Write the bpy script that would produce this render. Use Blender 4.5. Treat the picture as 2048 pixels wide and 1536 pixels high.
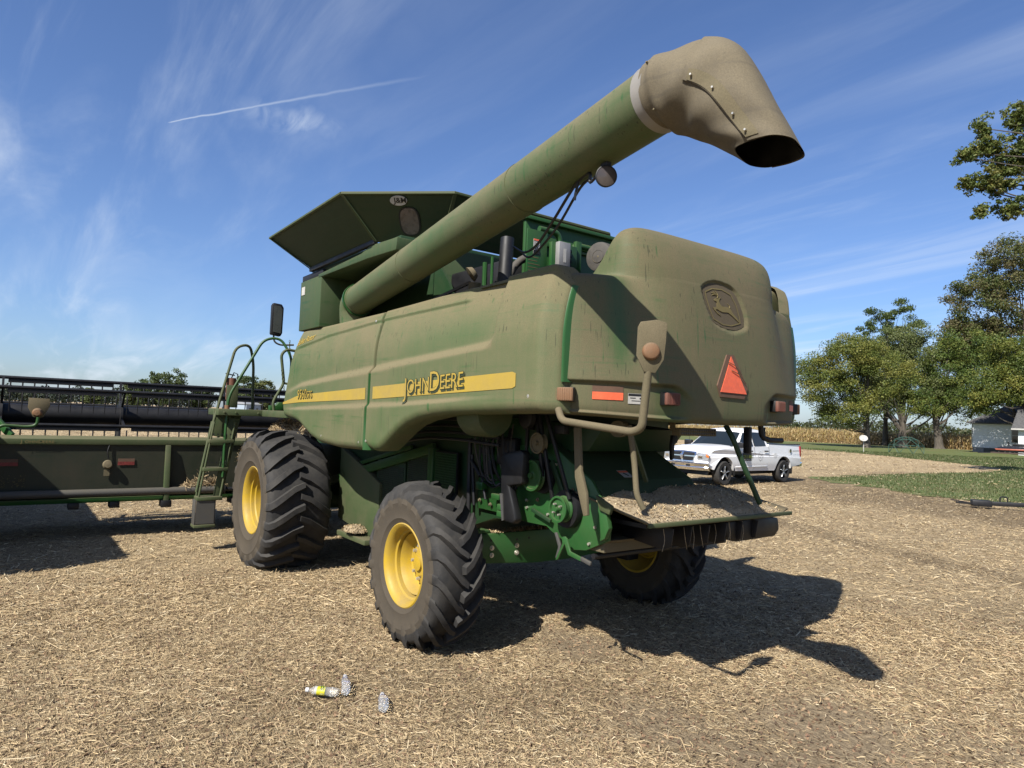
import bpy, bmesh, math, random
import numpy as np
from mathutils import Vector, Matrix
from mathutils.geometry import tessellate_polygon

for o in list(bpy.data.objects):
    bpy.data.objects.remove(o, do_unlink=True)
SC = bpy.context.scene
COL = SC.collection
R = math.radians

# ------------------------------------------------------------------ camera
cam = bpy.data.cameras.new('camera')
cam.sensor_width = 36.0
cam.lens = 24.0
cam.clip_start = 0.05
cam.clip_end = 6000
camo = bpy.data.objects.new('camera', cam)
COL.objects.link(camo)
CAMPOS = Vector((5.2, -4.3, 1.95))
h, p, r = R(143.5), R(2.85), R(2.15)
fw = Vector((math.cos(h)*math.cos(p), math.sin(h)*math.cos(p), math.sin(p)))
rt0 = Vector((math.sin(h), -math.cos(h), 0))
up0 = rt0.cross(fw)
rt = rt0*math.cos(r) + up0*math.sin(r)
up = up0*math.cos(r) - rt0*math.sin(r)
M = Matrix((rt, up, -fw)).transposed().to_4x4()
M.translation = CAMPOS
camo.matrix_world = M
SC.camera = camo

# ------------------------------------------------------------------ light
SUN = Vector((-0.33, 0.97, -1.0)).normalized()      # direction the light travels
sl = bpy.data.lights.new('sun', 'SUN')
sl.energy = 5.0
sl.angle = R(0.5)
sl.color = (1.0, 0.95, 0.87)
so = bpy.data.objects.new('sun', sl)
COL.objects.link(so)
so.rotation_euler = SUN.to_track_quat('-Z', 'Y').to_euler()
so.location = (10, -20, 30)
el = math.asin(-SUN.z)
az = math.atan2(-SUN.x, -SUN.y)      # clockwise from +Y

w = bpy.data.worlds.new('World')
SC.world = w
w.use_nodes = True
nt = w.node_tree
nt.nodes.clear()
def WN(t, **k):
    n = nt.nodes.new(t)
    for a, b in k.items():
        setattr(n, a, b)
    return n
def WL(a, b):
    nt.links.new(a, b)
def wmath(op, a, b=None, c=None, clamp=False):
    n = WN('ShaderNodeMath', operation=op, use_clamp=clamp)
    for i, v in enumerate((a, b, c)):
        if v is None: continue
        if isinstance(v, (int, float)): n.inputs[i].default_value = v
        else: WL(v, n.inputs[i])
    return n.outputs[0]
sky = WN('ShaderNodeTexSky', sky_type='NISHITA', sun_disc=False)
sky.sun_elevation = el
sky.sun_rotation = az
sky.altitude = 200
sky.air_density = 1.0
sky.dust_density = 0.9
sky.ozone_density = 2.2
tc = WN('ShaderNodeTexCoord')
sep = WN('ShaderNodeSeparateXYZ'); WL(tc.outputs['Generated'], sep.inputs[0])
# cirrus lives on a flat layer high above: project the view direction to it
zc = wmath('MAXIMUM', sep.outputs[2], 0.03)
px = wmath('DIVIDE', sep.outputs[0], wmath('ADD', zc, 0.12))
py = wmath('DIVIDE', sep.outputs[1], wmath('ADD', zc, 0.12))
cmb = WN('ShaderNodeCombineXYZ'); WL(px, cmb.inputs[0]); WL(py, cmb.inputs[1])
def cirrus(rot, sc, off, lo, hi, dist, det=7):
    mp = WN('ShaderNodeMapping'); WL(cmb.outputs[0], mp.inputs[0])
    mp.inputs['Rotation'].default_value = (0, 0, R(rot))
    mp.inputs['Scale'].default_value = sc
    mp.inputs['Location'].default_value = off
    n = WN('ShaderNodeTexNoise'); WL(mp.outputs[0], n.inputs['Vector'])
    n.inputs['Scale'].default_value = 1.0
    n.inputs['Detail'].default_value = det
    n.inputs['Roughness'].default_value = 0.58
    n.inputs['Distortion'].default_value = dist
    rp = WN('ShaderNodeMapRange'); WL(n.outputs[0], rp.inputs[0])
    rp.inputs[1].default_value = lo; rp.inputs[2].default_value = hi
    rp.interpolation_type = 'SMOOTHSTEP'
    return rp.outputs[0]
c1 = cirrus(28, (0.55, 2.6, 1), (1.3, 0.4, 0), 0.42, 0.80, 0.7)
c2 = cirrus(-18, (0.9, 4.2, 1), (4.1, 2.2, 3), 0.5, 0.9, 1.1)
big = cirrus(10, (0.32, 0.4, 1), (0.35, 1.2, 6), 0.32, 0.60, 0.2, 2)
cl = wmath('MULTIPLY', wmath('ADD', wmath('MULTIPLY', c1, 0.66), wmath('MULTIPLY', c2, 0.36)), wmath('ADD', wmath('MULTIPLY', big, 0.85), 0.1), clamp=True)
# contrail: a thin great-circle streak
A = Vector((-0.93, 0.14, 0.35)).normalized(); B = Vector((-0.78, 0.43, 0.45)).normalized()
nn = A.cross(B).normalized(); mid = (A+B).normalized(); along = (B-A).normalized()
def wdot(v):
    d = WN('ShaderNodeVectorMath', operation='DOT_PRODUCT'); WL(tc.outputs['Generated'], d.inputs[0]); d.inputs[1].default_value = v
    return d.outputs['Value']
wob = WN('ShaderNodeTexNoise'); WL(tc.outputs['Generated'], wob.inputs['Vector']); wob.inputs['Scale'].default_value = 30; wob.inputs['Detail'].default_value = 4
dd = wmath('ABSOLUTE', wmath('ADD', wdot(nn), wmath('MULTIPLY', wmath('SUBTRACT', wob.outputs[0], 0.5), 0.004)))
al = wdot(along)
half = (B-A).length/2
# narrow and bright at the lower left end, wider and fainter towards the other
u = wmath('DIVIDE', wmath('ADD', al, half), 2*half)
wid = wmath('ADD', wmath('MULTIPLY', u, 0.0032), 0.0012)
ct = wmath('SUBTRACT', 1.0, wmath('DIVIDE', dd, wid), clamp=True)
fade = wmath('MULTIPLY', wmath('MULTIPLY', wmath('MULTIPLY', u, 60, clamp=True), wmath('SUBTRACT', 1.05, u, clamp=True)), wmath('GREATER_THAN', wdot(mid), 0))
ct = wmath('MULTIPLY', wmath('MULTIPLY', ct, fade), 0.55, clamp=True)
# one small wisp hanging below the contrail
Wd = Vector((-0.866, 0.275, 0.371)).normalized(); wu = Vector((0,0,1)).cross(Wd).normalized(); wv_ = Wd.cross(wu)
ga = wmath('ADD', wmath('DIVIDE', wmath('ADD', wdot(wu), wmath('MULTIPLY', wdot(wv_), -.35)), .055), 0.0); gb = wmath('DIVIDE', wdot(wv_), .016)
gg = wmath('MULTIPLY', wmath('EXPONENT', wmath('MULTIPLY', wmath('ADD', wmath('MULTIPLY', ga, ga), wmath('MULTIPLY', gb, gb)), -1.0)), wmath('GREATER_THAN', wdot(mid), 0))
wn = WN('ShaderNodeTexNoise'); WL(tc.outputs['Generated'], wn.inputs['Vector']); wn.inputs['Scale'].default_value = 26; wn.inputs['Detail'].default_value = 6; wn.inputs['Distortion'].default_value = 1.2
wisp = wmath('MULTIPLY', wmath('MULTIPLY', gg, wmath('MULTIPLY', wmath('SUBTRACT', wn.outputs[0], .33), 2.2, clamp=True)), .75, clamp=True)
tot = wmath('MAXIMUM', wmath('MAXIMUM', cl, ct), wisp)
mix = WN('ShaderNodeMix', data_type='RGBA')
tint = WN('ShaderNodeMix', data_type='RGBA', blend_type='MULTIPLY')
tint.inputs[0].default_value = 1.0
tint.inputs[7].default_value = (0.80, 0.93, 1.20, 1)
WL(sky.outputs[0], tint.inputs[6])
WL(tot, mix.inputs[0]); WL(tint.outputs[2], mix.inputs[6])
mix.inputs[7].default_value = (6.6, 7.3, 8.2, 1)
bg = WN('ShaderNodeBackground'); bg.inputs[1].default_value = 0.063
WL(mix.outputs[2], bg.inputs[0])
wo = WN('ShaderNodeOutputWorld'); WL(bg.outputs[0], wo.inputs[0])

SC.view_settings.view_transform = 'Standard'
SC.view_settings.look = 'None'
SC.view_settings.gamma = 1.0
SC.view_settings.use_curve_mapping = False
SC.view_settings.exposure = 1.0
SC.render.engine = 'CYCLES'
SC.render.resolution_x = 1024
SC.render.resolution_y = 768

# ------------------------------------------------------------------ mesh helpers
rng = np.random.default_rng(7)
random.seed(7)
KEEP = {}

class MB:
    def __init__(s):
        s.v = []; s.f = []
    def add(s, vs, fs):
        b = len(s.v)
        s.v.extend(tuple(float(c) for c in q) for q in vs)
        s.f.extend(tuple(i+b for i in q) for q in fs)
        return s
    def box(s, x0, x1, y0, y1, z0, z1):
        return s.add([(x0,y0,z0),(x1,y0,z0),(x1,y1,z0),(x0,y1,z0),(x0,y0,z1),(x1,y0,z1),(x1,y1,z1),(x0,y1,z1)],
                     [(0,3,2,1),(4,5,6,7),(0,1,5,4),(1,2,6,5),(2,3,7,6),(3,0,4,7)])
    def obox(s, c, size, rot):           # rot: Matrix 3x3
        c = Vector(c); hx, hy, hz = (q/2 for q in size)
        vs = [c + rot @ Vector((a*hx, b*hy, d*hz)) for d in (-1,1) for a, b in ((-1,-1),(1,-1),(1,1),(-1,1))]
        return s.add(vs, [(0,3,2,1),(4,5,6,7),(0,1,5,4),(1,2,6,5),(2,3,7,6),(3,0,4,7)])
    def bar(s, a, b, wy, wz):             # rectangular bar from a to b
        a = Vector(a); b = Vector(b); d = (b-a).normalized()
        u = Vector((0,0,1)) if abs(d.z) < .9 else Vector((1,0,0))
        e = d.cross(u).normalized(); g = e.cross(d)
        vs = [q + e*i*wy/2 + g*j*wz/2 for q in (a,b) for i, j in ((-1,-1),(1,-1),(1,1),(-1,1))]
        return s.add(vs, [(0,3,2,1),(4,5,6,7),(0,1,5,4),(1,2,6,5),(2,3,7,6),(3,0,4,7)])
    def prism(s, poly, axis, a, b):       # polygon in the two other axes, extruded along axis from a to b
        n = len(poly)
        def P(q, t):
            if axis == 'y': return (q[0], t, q[1])
            if axis == 'x': return (t, q[0], q[1])
            return (q[0], q[1], t)
        vs = [P(q, a) for q in poly] + [P(q, b) for q in poly]
        tris = tessellate_polygon([[Vector((q[0], q[1], 0)) for q in poly]])
        fs = [tuple(t) for t in tris] + [tuple(i+n for i in reversed(t)) for t in tris]
        fs += [(i, (i+1) % n, (i+1) % n + n, i+n) for i in range(n)]
        return s.add(vs, fs)
    def sweep(s, pts, rad, n=10, a0=0.0, a1=None, cap=True, ref=None, sx=1.0):
        pts = [Vector(q) for q in pts]
        if not hasattr(rad, '__len__'): rad = [rad]*len(pts)
        full = a1 is None
        m = n if full else n+1
        T = []
        for i in range(len(pts)):
            t = (pts[min(i+1, len(pts)-1)] - pts[max(i-1, 0)])
            T.append(t.normalized())
        u = Vector(ref) if ref else (Vector((0,0,1)) if abs(T[0].z) < .9 else Vector((1,0,0)))
        u = (u - T[0]*u.dot(T[0])).normalized()
        vs = []
        for i, q in enumerate(pts):
            u = (u - T[i]*u.dot(T[i])).normalized()
            e = T[i].cross(u)
            for k in range(m):
                a = (2*math.pi*k/n) if full else a0 + (a1-a0)*k/n
                vs.append(q + (u*math.cos(a)*sx + e*math.sin(a))*rad[i])
        fs = []
        for i in range(len(pts)-1):
            for k in range(n if full else n):
                k2 = (k+1) % m if full else k+1
                fs.append((i*m+k, i*m+k2, (i+1)*m+k2, (i+1)*m+k))
        if cap and full:
            fs.append(tuple(reversed(range(m))))
            fs.append(tuple((len(pts)-1)*m + k for k in range(m)))
        return s.add(vs, fs)
    def cyl(s, a, b, r0, r1=None, n=16):
        return s.sweep([a, b], [r0, r0 if r1 is None else r1], n)
    def lathe(s, prof, c, axis, n=32):    # prof: (r, h) along axis from point c
        d = Vector(axis).normalized(); c = Vector(c)
        u = Vector((0,0,1)) if abs(d.z) < .9 else Vector((1,0,0))
        e = d.cross(u).normalized(); g = e.cross(d)
        vs = []
        for (rr, hh) in prof:
            for k in range(n):
                a = 2*math.pi*k/n
                vs.append(c + d*hh + (e*math.cos(a)+g*math.sin(a))*rr)
        fs = [(i*n+k, i*n+(k+1) % n, (i+1)*n+(k+1) % n, (i+1)*n+k) for i in range(len(prof)-1) for k in range(n)]
        if prof[-1][0] > 1e-4: pass
        return s.add(vs, fs)
    def grid(s, P):                       # P: array nu x nv x 3
        nu, nv = P.shape[:2]
        return s.add(P.reshape(-1, 3), [(i*nv+j, (i+1)*nv+j, (i+1)*nv+j+1, i*nv+j+1) for i in range(nu-1) for j in range(nv-1)])
    def build(s, name, mat, parent=None, smooth=40, bevel=0, fix=True, seg=2):
        me = bpy.data.meshes.new(name)
        me.from_pydata(s.v, [], s.f)
        me.update()
        if bevel or fix:
            bm = bmesh.new(); bm.from_mesh(me)
            if fix: bmesh.ops.recalc_face_normals(bm, faces=bm.faces)
            if bevel:
                es = [e for e in bm.edges if len(e.link_faces) == 2 and e.calc_face_angle(0) > R(30)]
                bmesh.ops.bevel(bm, geom=es, offset=bevel, segments=seg, profile=0.5, affect='EDGES', clamp_overlap=True)
            bm.to_mesh(me); bm.free()
        return mesh_obj(name, me, mat, parent, smooth)

def mesh_obj(name, me, mat, parent=None, smooth=40):
    if smooth:
        me.polygons.foreach_set('use_smooth', np.ones(len(me.polygons), bool))
        me.set_sharp_from_angle(angle=R(smooth))
    if mat: me.materials.append(mat)
    o = bpy.data.objects.new(name, me)
    COL.objects.link(o)
    if parent is not None: o.parent = parent
    return o

def raw(name, V, F, mat, parent=None, smooth=0, col=None):    # numpy arrays, uniform polygon size
    me = bpy.data.meshes.new(name)
    V = np.asarray(V, np.float32).reshape(-1, 3); F = np.asarray(F, np.int32)
    k = F.shape[1]
    me.vertices.add(len(V)); me.vertices.foreach_set('co', V.ravel())
    me.loops.add(F.size); me.loops.foreach_set('vertex_index', F.ravel())
    me.polygons.add(len(F)); me.polygons.foreach_set('loop_start', np.arange(0, F.size, k, dtype=np.int32))
    me.update(calc_edges=True)
    if col is not None:
        a = me.color_attributes.new('tint', 'FLOAT_COLOR', 'POINT')
        a.data.foreach_set('color', np.asarray(col, np.float32).ravel())
    return mesh_obj(name, me, mat, parent, smooth)

def thing(name, label, cat, loc=(0,0,0), rotz=0, group=None):
    o = bpy.data.objects.new(name, None); COL.objects.link(o)
    o.empty_display_size = 0.2
    o.location = loc; o.rotation_euler = (0, 0, rotz)
    return tag(o, label, cat, group)
def tag(o, label, cat, group=None):
    o['label'] = label; o['category'] = cat
    if group: o['group'] = group
    return o
def struct(o, kind='structure', label=None):
    o['kind'] = kind
    if label: o['label'] = label
    return o
def copy_tree(o, parent=None):
    c = o.copy(); COL.objects.link(c)
    if parent is not None: c.parent = parent
    for ch in list(o.children): copy_tree(ch, c)
    return c

def fillet(pts, rad, seg=6):              # round the corners of a polyline
    pts = [Vector(q) for q in pts]; out = [pts[0]]
    for i in range(1, len(pts)-1):
        a, b, c = pts[i-1], pts[i], pts[i+1]
        d1 = (a-b); d2 = (c-b)
        t = min(rad, d1.length*.49, d2.length*.49)
        p1 = b + d1.normalized()*t; p2 = b + d2.normalized()*t
        for k in range(seg+1):
            s = k/seg
            out.append(p1*(1-s)**2 + b*2*s*(1-s) + p2*s*s)
    out.append(pts[-1])
    return out
def spline(pts, seg=8):                   # Catmull-Rom through points
    P = [Vector(q) for q in pts]; P = [P[0]*2-P[1]] + P + [P[-1]*2-P[-2]]
    out = []
    for i in range(1, len(P)-2):
        for k in range(seg):
            t = k/seg; a, b, c, d = P[i-1:i+3]
            out.append(0.5*((2*b)+(c-a)*t+(2*a-5*b+4*c-d)*t*t+(3*b-a-3*c+d)*t**3))
    out.append(P[-2]); return out
def tube(pts, rad, name, mat, parent=None, n=8, bend=0.0):
    q = fillet(pts, bend) if bend else pts
    return MB().sweep(q, rad, n).build(name, mat, parent, smooth=50)

def text_poly(s, size=1.0, bold=0.0, shear=0.0, space=1.0):
    cu = bpy.data.curves.new('t', 'FONT'); cu.body = s; cu.size = size
    cu.offset = bold; cu.shear = shear; cu.resolution_u = 3; cu.space_character = space
    o = bpy.data.objects.new('t', cu); COL.objects.link(o)
    dg = bpy.context.evaluated_depsgraph_get()
    me = bpy.data.meshes.new_from_object(o.evaluated_get(dg))
    V = np.array([q.co[:] for q in me.vertices]).reshape(-1, 3); F = [tuple(q.vertices) for q in me.polygons]
    bpy.data.objects.remove(o, do_unlink=True); bpy.data.curves.remove(cu); bpy.data.meshes.remove(me)
    return V[:, :2], F

def smooth01(a, b, x):
    t = np.clip((x-a)/(b-a), 0, 1); return t*t*(3-2*t)

# ------------------------------------------------------------------ materials
class Mat:
    def __init__(s, name):
        s.m = bpy.data.materials.new(name); s.m.use_nodes = True
        s.nt = s.m.node_tree; s.b = s.nt.nodes['Principled BSDF']; s.out = s.nt.nodes['Material Output']
    def n(s, t, **k):
        q = s.nt.nodes.new(t)
        for a, b in k.items(): setattr(q, a, b)
        return q
    def l(s, a, b): s.nt.links.new(a, b)
    def math(s, op, a, b=None, clamp=False):
        q = s.n('ShaderNodeMath', operation=op, use_clamp=clamp)
        for i, v in enumerate((a, b)):
            if v is None: continue
            if isinstance(v, (int, float)): q.inputs[i].default_value = v
            else: s.l(v, q.inputs[i])
        return q.outputs[0]
    def coord(s, scale=(1,1,1), kind='Object', rot=(0,0,0)):
        t = s.n('ShaderNodeTexCoord'); mp = s.n('ShaderNodeMapping')
        s.l(t.outputs[kind], mp.inputs[0]); mp.inputs['Scale'].default_value = scale
        mp.inputs['Rotation'].default_value = rot
        return mp.outputs[0]
    def noise(s, co, scale, det=4, rough=.55, dist=0.0):
        q = s.n('ShaderNodeTexNoise'); s.l(co, q.inputs['Vector'])
        q.inputs['Scale'].default_value = scale; q.inputs['Detail'].default_value = det
        q.inputs['Roughness'].default_value = rough; q.inputs['Distortion'].default_value = dist
        return q.outputs[0]
    def rng(s, v, a, b, c=0.0, d=1.0):
        q = s.n('ShaderNodeMapRange'); s.l(v, q.inputs[0])
        for i, t in enumerate((a, b, c, d)): q.inputs[i+1].default_value = t
        return q.outputs[0]
    def mix(s, f, a, b):
        q = s.n('ShaderNodeMix', data_type='RGBA')
        for i, v in ((0, f), (6, a), (7, b)):
            if isinstance(v, (int, float)): q.inputs[i].default_value = v
            elif isinstance(v, tuple): q.inputs[i].default_value = (*v, 1)
            else: s.l(v, q.inputs[i])
        return q.outputs[2]
    def bump(s, hgt, strength, dist=.01):
        q = s.n('ShaderNodeBump'); s.l(hgt, q.inputs['Height'])
        q.inputs['Strength'].default_value = strength; q.inputs['Distance'].default_value = dist
        s.l(q.outputs[0], s.b.inputs['Normal'])
    def set(s, **k):
        for a, v in k.items():
            i = s.b.inputs[a.replace('_', ' ')]
            if isinstance(v, tuple): i.default_value = (*v, 1) if len(v) == 3 else v
            elif isinstance(v, (int, float)): i.default_value = v
            else: s.l(v, i)
        return s

K = .54                                  # the camera was exposed for the dusty shade side: albedos stay low
def kk(c): return tuple(q*K for q in c)
DUST = (0.205, 0.165, 0.095)
def dusty(name, base, dust=DUST, amt=.6, var=.5, rough=.4, up=.35, streak=.4, scale=1.0, bump=.10, metal=0.0, wipe=None):
    base, dust = kk(base), kk(dust)
    m = Mat(name); co = m.coord()
    n1 = m.noise(co, 1.1*scale, 5, .6, .4)
    n2 = m.noise(co, 7*scale, 4, .6)
    geo = m.n('ShaderNodeNewGeometry'); sp = m.n('ShaderNodeSeparateXYZ'); m.l(geo.outputs['Normal'], sp.inputs[0])
    upf = m.math('MAXIMUM', sp.outputs[2], 0.0)
    f = m.math('ADD', m.math('MULTIPLY', m.math('SUBTRACT', n1, .5), var*2), amt)
    f = m.math('ADD', f, m.math('MULTIPLY', m.math('SUBTRACT', n2, .5), var*.7))
    f = m.math('ADD', f, m.math('MULTIPLY', upf, up))
    if streak:
        st = m.noise(m.coord((26, 26, 1.3)), 1.0, 2, .5)
        ok = m.noise(co, 2.3, 2)
        s2 = m.math('MULTIPLY', m.rng(st, .66, .70), m.rng(ok, .46, .58))
        f = m.math('SUBTRACT', f, m.math('MULTIPLY', s2, streak))
        # faint brushed scratches and finger-wide smears through the film
        sc1 = m.noise(m.coord((1.1, 1.1, 34), rot=(0, R(7), 0)), 1.0, 4, .65, .5)
        sc2 = m.noise(co, 3.1, 3)
        f = m.math('SUBTRACT', f, m.math('MULTIPLY', m.math('MULTIPLY', m.rng(sc1, .54, .66), m.rng(sc2, .42, .6)), .26))
        # film thickens in fine vertical runs where dew dried
        rn = m.noise(m.coord((38, 38, .7)), 1.0, 4, .6)
        f = m.math('ADD', f, m.math('MULTIPLY', m.math('SUBTRACT', rn, .5), .34))
    if wipe:
        wa = m.n('ShaderNodeAttribute', attribute_name='tint'); ws = m.n('ShaderNodeSeparateColor'); m.l(wa.outputs['Color'], ws.inputs[0])
        f = m.math('SUBTRACT', f, m.math('MULTIPLY', m.math('MULTIPLY', ws.outputs[0], wipe), m.rng(n2, .25, .6, .6, 1.1)))
    f = m.math('MINIMUM', m.math('MAXIMUM', f, 0.03), .97)
    fine = m.noise(co, 150, 3, .7)
    drip = None
    if streak:
        d1 = m.noise(m.coord((70, 70, 1.1)), 1.0, 1, .4); dk = m.noise(m.coord((3, 3, 5)), 1.0, 2)
        drip = m.math('MULTIPLY', m.math('MULTIPLY', m.rng(d1, .675, .70), m.rng(dk, .50, .56)), streak*1.1)
    d2 = m.mix(m.rng(fine, .3, .7), tuple(c*.80 for c in dust), tuple(min(1, c*1.14) for c in dust))
    bc = m.mix(f, base, d2)
    if drip is not None: bc = m.mix(drip, bc, (0.016, 0.021, 0.011))
    m.set(Base_Color=bc, Roughness=m.rng(f, 0, 1, rough, .9), Metallic=metal)
    m.b.inputs['Specular IOR Level'].default_value = .35
    if bump: m.bump(fine, bump, .004)
    return m.m
def plain(name, base, rough=.5, metal=0.0, var=.12, scale=6, bump=0.0, spec=.4):
    if metal < .5: base = kk(base)
    m = Mat(name); n = m.noise(m.coord(), scale, 5, .6)
    v = m.rng(n, .25, .75)
    m.set(Base_Color=m.mix(v, tuple(c*(1-var) for c in base), tuple(min(1, c*(1+var)) for c in base)), Roughness=m.rng(n, .3, .7, max(.02, rough-.08), min(1, rough+.08)), Metallic=metal)
    m.b.inputs['Specular IOR Level'].default_value = spec
    if bump: m.bump(m.noise(m.coord(), scale*12, 4), bump, .005)
    return m.m

GREEN = (0.018, 0.105, 0.022)
MT = {}
MT['panel'] = dusty('dusty_green_panel', (0.040, 0.135, 0.032), (0.235, 0.20, 0.108), amt=.62, var=.45, streak=.5, rough=.45, up=.9, wipe=.28)
MT['hood'] = dusty('dusty_hood', (0.03, 0.125, 0.03), (0.205, 0.165, 0.092), amt=.76, var=.40, streak=.5, rough=.34, up=.3, scale=.8, wipe=.55)
MT['auger'] = dusty('dusty_auger', (0.035, 0.13, 0.03), (0.215, 0.185, 0.105), amt=.54, var=.42, streak=.55, rough=.45, up=.5, scale=1.3)
MT['spout'] = dusty('dusty_rubber_spout', (0.08, 0.068, 0.05), (0.215, 0.178, 0.115), amt=.80, var=.35, streak=.2, rough=.7, scale=2.4, bump=.15)
MT['green'] = dusty('green_paint', GREEN, amt=.06, var=.16, streak=0, rough=.35, up=.35, scale=2)
MT['clean'] = dusty('clean_green_paint', (0.030, 0.135, 0.034), amt=.05, var=.14, streak=0, rough=.35, up=.2, scale=5)
MT['dark_green'] = dusty('dark_shaded_green', (0.012, 0.055, 0.018), amt=.04, var=.14, streak=0, rough=.5, up=.15, scale=2)  # darker copy of the green paint, with shade put into the colour
MT['olive'] = dusty('dusty_olive_steel', (0.025, 0.09, 0.02), (0.18, 0.15, 0.085), amt=.42, var=.35, streak=0, rough=.5, up=.35, scale=3)
MT['tank'] = dusty('dusty_tank_sheet', (0.022, 0.085, 0.02), (0.17, 0.15, 0.085), amt=.30, var=.2, streak=.2, rough=.5, up=.4, scale=1.2)
MT['ext'] = dusty('shaded_extension_sheet', (0.018, 0.055, 0.018), (0.10, 0.09, 0.05), amt=.22, var=.2, streak=.1, rough=.5, up=.4, scale=1.2)  # darker copy of the tank sheet; shade below the flare is in the colour
MT['band'] = plain('pale_tape_band', (.34,.32,.29), .6, var=.2)
MT['yellow'] = dusty('yellow_rim_paint', (0.68, 0.44, 0.015), (0.34, 0.26, 0.13), amt=.24, var=.50, streak=0, rough=.4, up=.3, scale=4)
MT['decal'] = dusty('yellow_decal', (0.62, 0.43, 0.04), (0.34, 0.26, 0.12), amt=.36, var=.5, streak=0, rough=.5, up=0, scale=2)
MT['decal_dim'] = plain('faded_yellow_print', (0.20, 0.16, 0.06), .8)
MT['decal_dark'] = plain('dark_green_print', (0.035, 0.05, 0.02), .8)
MT['rubber'] = dusty('tyre_rubber', (0.024, 0.024, 0.025), (0.15, 0.135, 0.11), amt=.16, var=.40, streak=0, rough=.75, up=.05, scale=6, bump=.25)
MT['sidewall'] = dusty('tyre_sidewall', (0.022, 0.021, 0.02), (0.125, 0.100, 0.068), amt=.68, var=.3, streak=0, rough=.8, up=.0, scale=3, bump=.2)
MT['black'] = plain('black_plastic', (0.012, 0.012, 0.013), .5, var=.3)
MT['black_metal'] = plain('black_steel', (0.010, 0.010, 0.012), .55, var=.3)
MT['grey_steel'] = dusty('dusty_grey_steel', (0.10, 0.105, 0.11), (0.17, 0.15, 0.11), amt=.35, var=.3, streak=0, rough=.5, scale=4, metal=.3)
MT['tan'] = dusty('dust_caked_steel', (0.06, 0.075, 0.03), (0.21, 0.17, 0.10), amt=.85, var=.25, streak=0, rough=.7, scale=4)
MT['zinc'] = plain('zinc_bolt', (0.5, 0.47, 0.40), .35, .7)
MT['red'] = plain('red_reflective_tape', (1.15, 0.20, 0.085), .45, var=.15, scale=40)
MT['red_dusty'] = plain('dusty_red_tape', (0.17, 0.095, 0.06), .8, var=.15, scale=20)
MT['amber'] = dusty('amber_lens', (0.38, 0.12, 0.02), (0.24, 0.165, 0.10), amt=.68, var=.3, streak=0, rough=.25, scale=12)
MT['redlens'] = dusty('red_lens', (0.24, 0.03, 0.025), (0.20, 0.13, 0.09), amt=.55, var=.25, streak=0, rough=.3, scale=12)
MT['white_label'] = plain('white_label', (0.62, 0.6, 0.55), .6, var=.12)
MT['chrome'] = plain('chrome', (0.75, 0.76, 0.78), .08, 1.0, var=.02)
MT['alu'] = plain('cast_aluminium', (0.45, 0.46, 0.47), .3, .9, var=.08)
MT['lens'] = plain('lamp_glass', (0.10, 0.085, 0.08), .15, 0, var=.25, scale=20)
MT['hose'] = plain('ribbed_hose', (0.10, 0.09, 0.075), .75, var=.3, scale=20)

# ------------------------------------------------------------------ ground
def vnoise(x, y, scale, seed):
    g = np.random.default_rng(seed).random((256, 256))
    u = x*scale + seed*13.7; v = y*scale + seed*7.3
    i = np.floor(u).astype(int); j = np.floor(v).astype(int)
    a = u-i; b = v-j; a = a*a*(3-2*a); b = b*b*(3-2*b)
    i0, j0, i1, j1 = i % 256, j % 256, (i+1) % 256, (j+1) % 256
    return (g[i0,j0]*(1-a)*(1-b)+g[i1,j0]*a*(1-b)+g[i0,j1]*(1-a)*b+g[i1,j1]*a*b)
def fbm(x, y, scale, seed, octv=4):
    t = 0; amp = .5
    for k in range(octv):
        t = t + amp*vnoise(x, y, scale*2**k, seed+k); amp *= .5
    return t/(1-.5**octv)
def ground_h(x, y):
    d = np.hypot(x-5.2, y+4.3)
    n = (fbm(x, y, .9, 11, 4)-.5)*.07 + (fbm(x, y, 7, 21, 2)-.5)*.022
    return n*np.clip(1.2-d/40, 0, 1)
def seg_d(x, y, pts):                     # distance to a polyline
    best = np.full(np.shape(x), 1e9)
    for (ax, ay), (bx, by) in zip(pts[:-1], pts[1:]):
        dx, dy = bx-ax, by-ay
        t = np.clip(((x-ax)*dx+(y-ay)*dy)/(dx*dx+dy*dy), 0, 1)
        best = np.minimum(best, np.hypot(x-ax-t*dx, y-ay-t*dy))
    return best
BROWN = [(-30, 31), (-10.6, 20.2), (-7.3, 18.6), (-3.7, 16.4), (-1.0, 15.2), (4, 14.0), (14, 12)]
TRACK = [(-9, 12.6), (-3.2, 8.8), (-.9, 7.7), (.86, 7.2), (1.9, 6.85), (6, 5.6)]
def ground_tint(x, y):
    n = fbm(x, y, .55, 31, 4); n2 = fbm(x, y, 2.3, 41, 3)
    brown = smooth01(.47, .75, n)*.42 + smooth01(.5, .75, n2)*.30
    brown = brown + 1.0*smooth01(1.9+1.2*(n-.5)*2, .5, seg_d(x, y, BROWN) - .6)
    brown = brown + .65*smooth01(.55, .1, seg_d(x, y, TRACK) - .25*(n2-.3))
    bare = np.zeros_like(x)
    for bx, by, br, bs in ((.75, -.2, .55, .8), (2.2, -.7, .5, .55), (2.8, .2, .8, .75), (3.0, -.6, .6, .6), (3.6, .6, .5, .5)):
        d = np.hypot((x-bx)*1.0, (y-by)*1.3)
        bare = np.maximum(bare, min(1, bs*1.25)*smooth01(br*1.3, br*.3, d + .5*(n2-.5)))
    return np.clip(brown, 0, 1), np.clip(bare, 0, 1)

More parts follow.
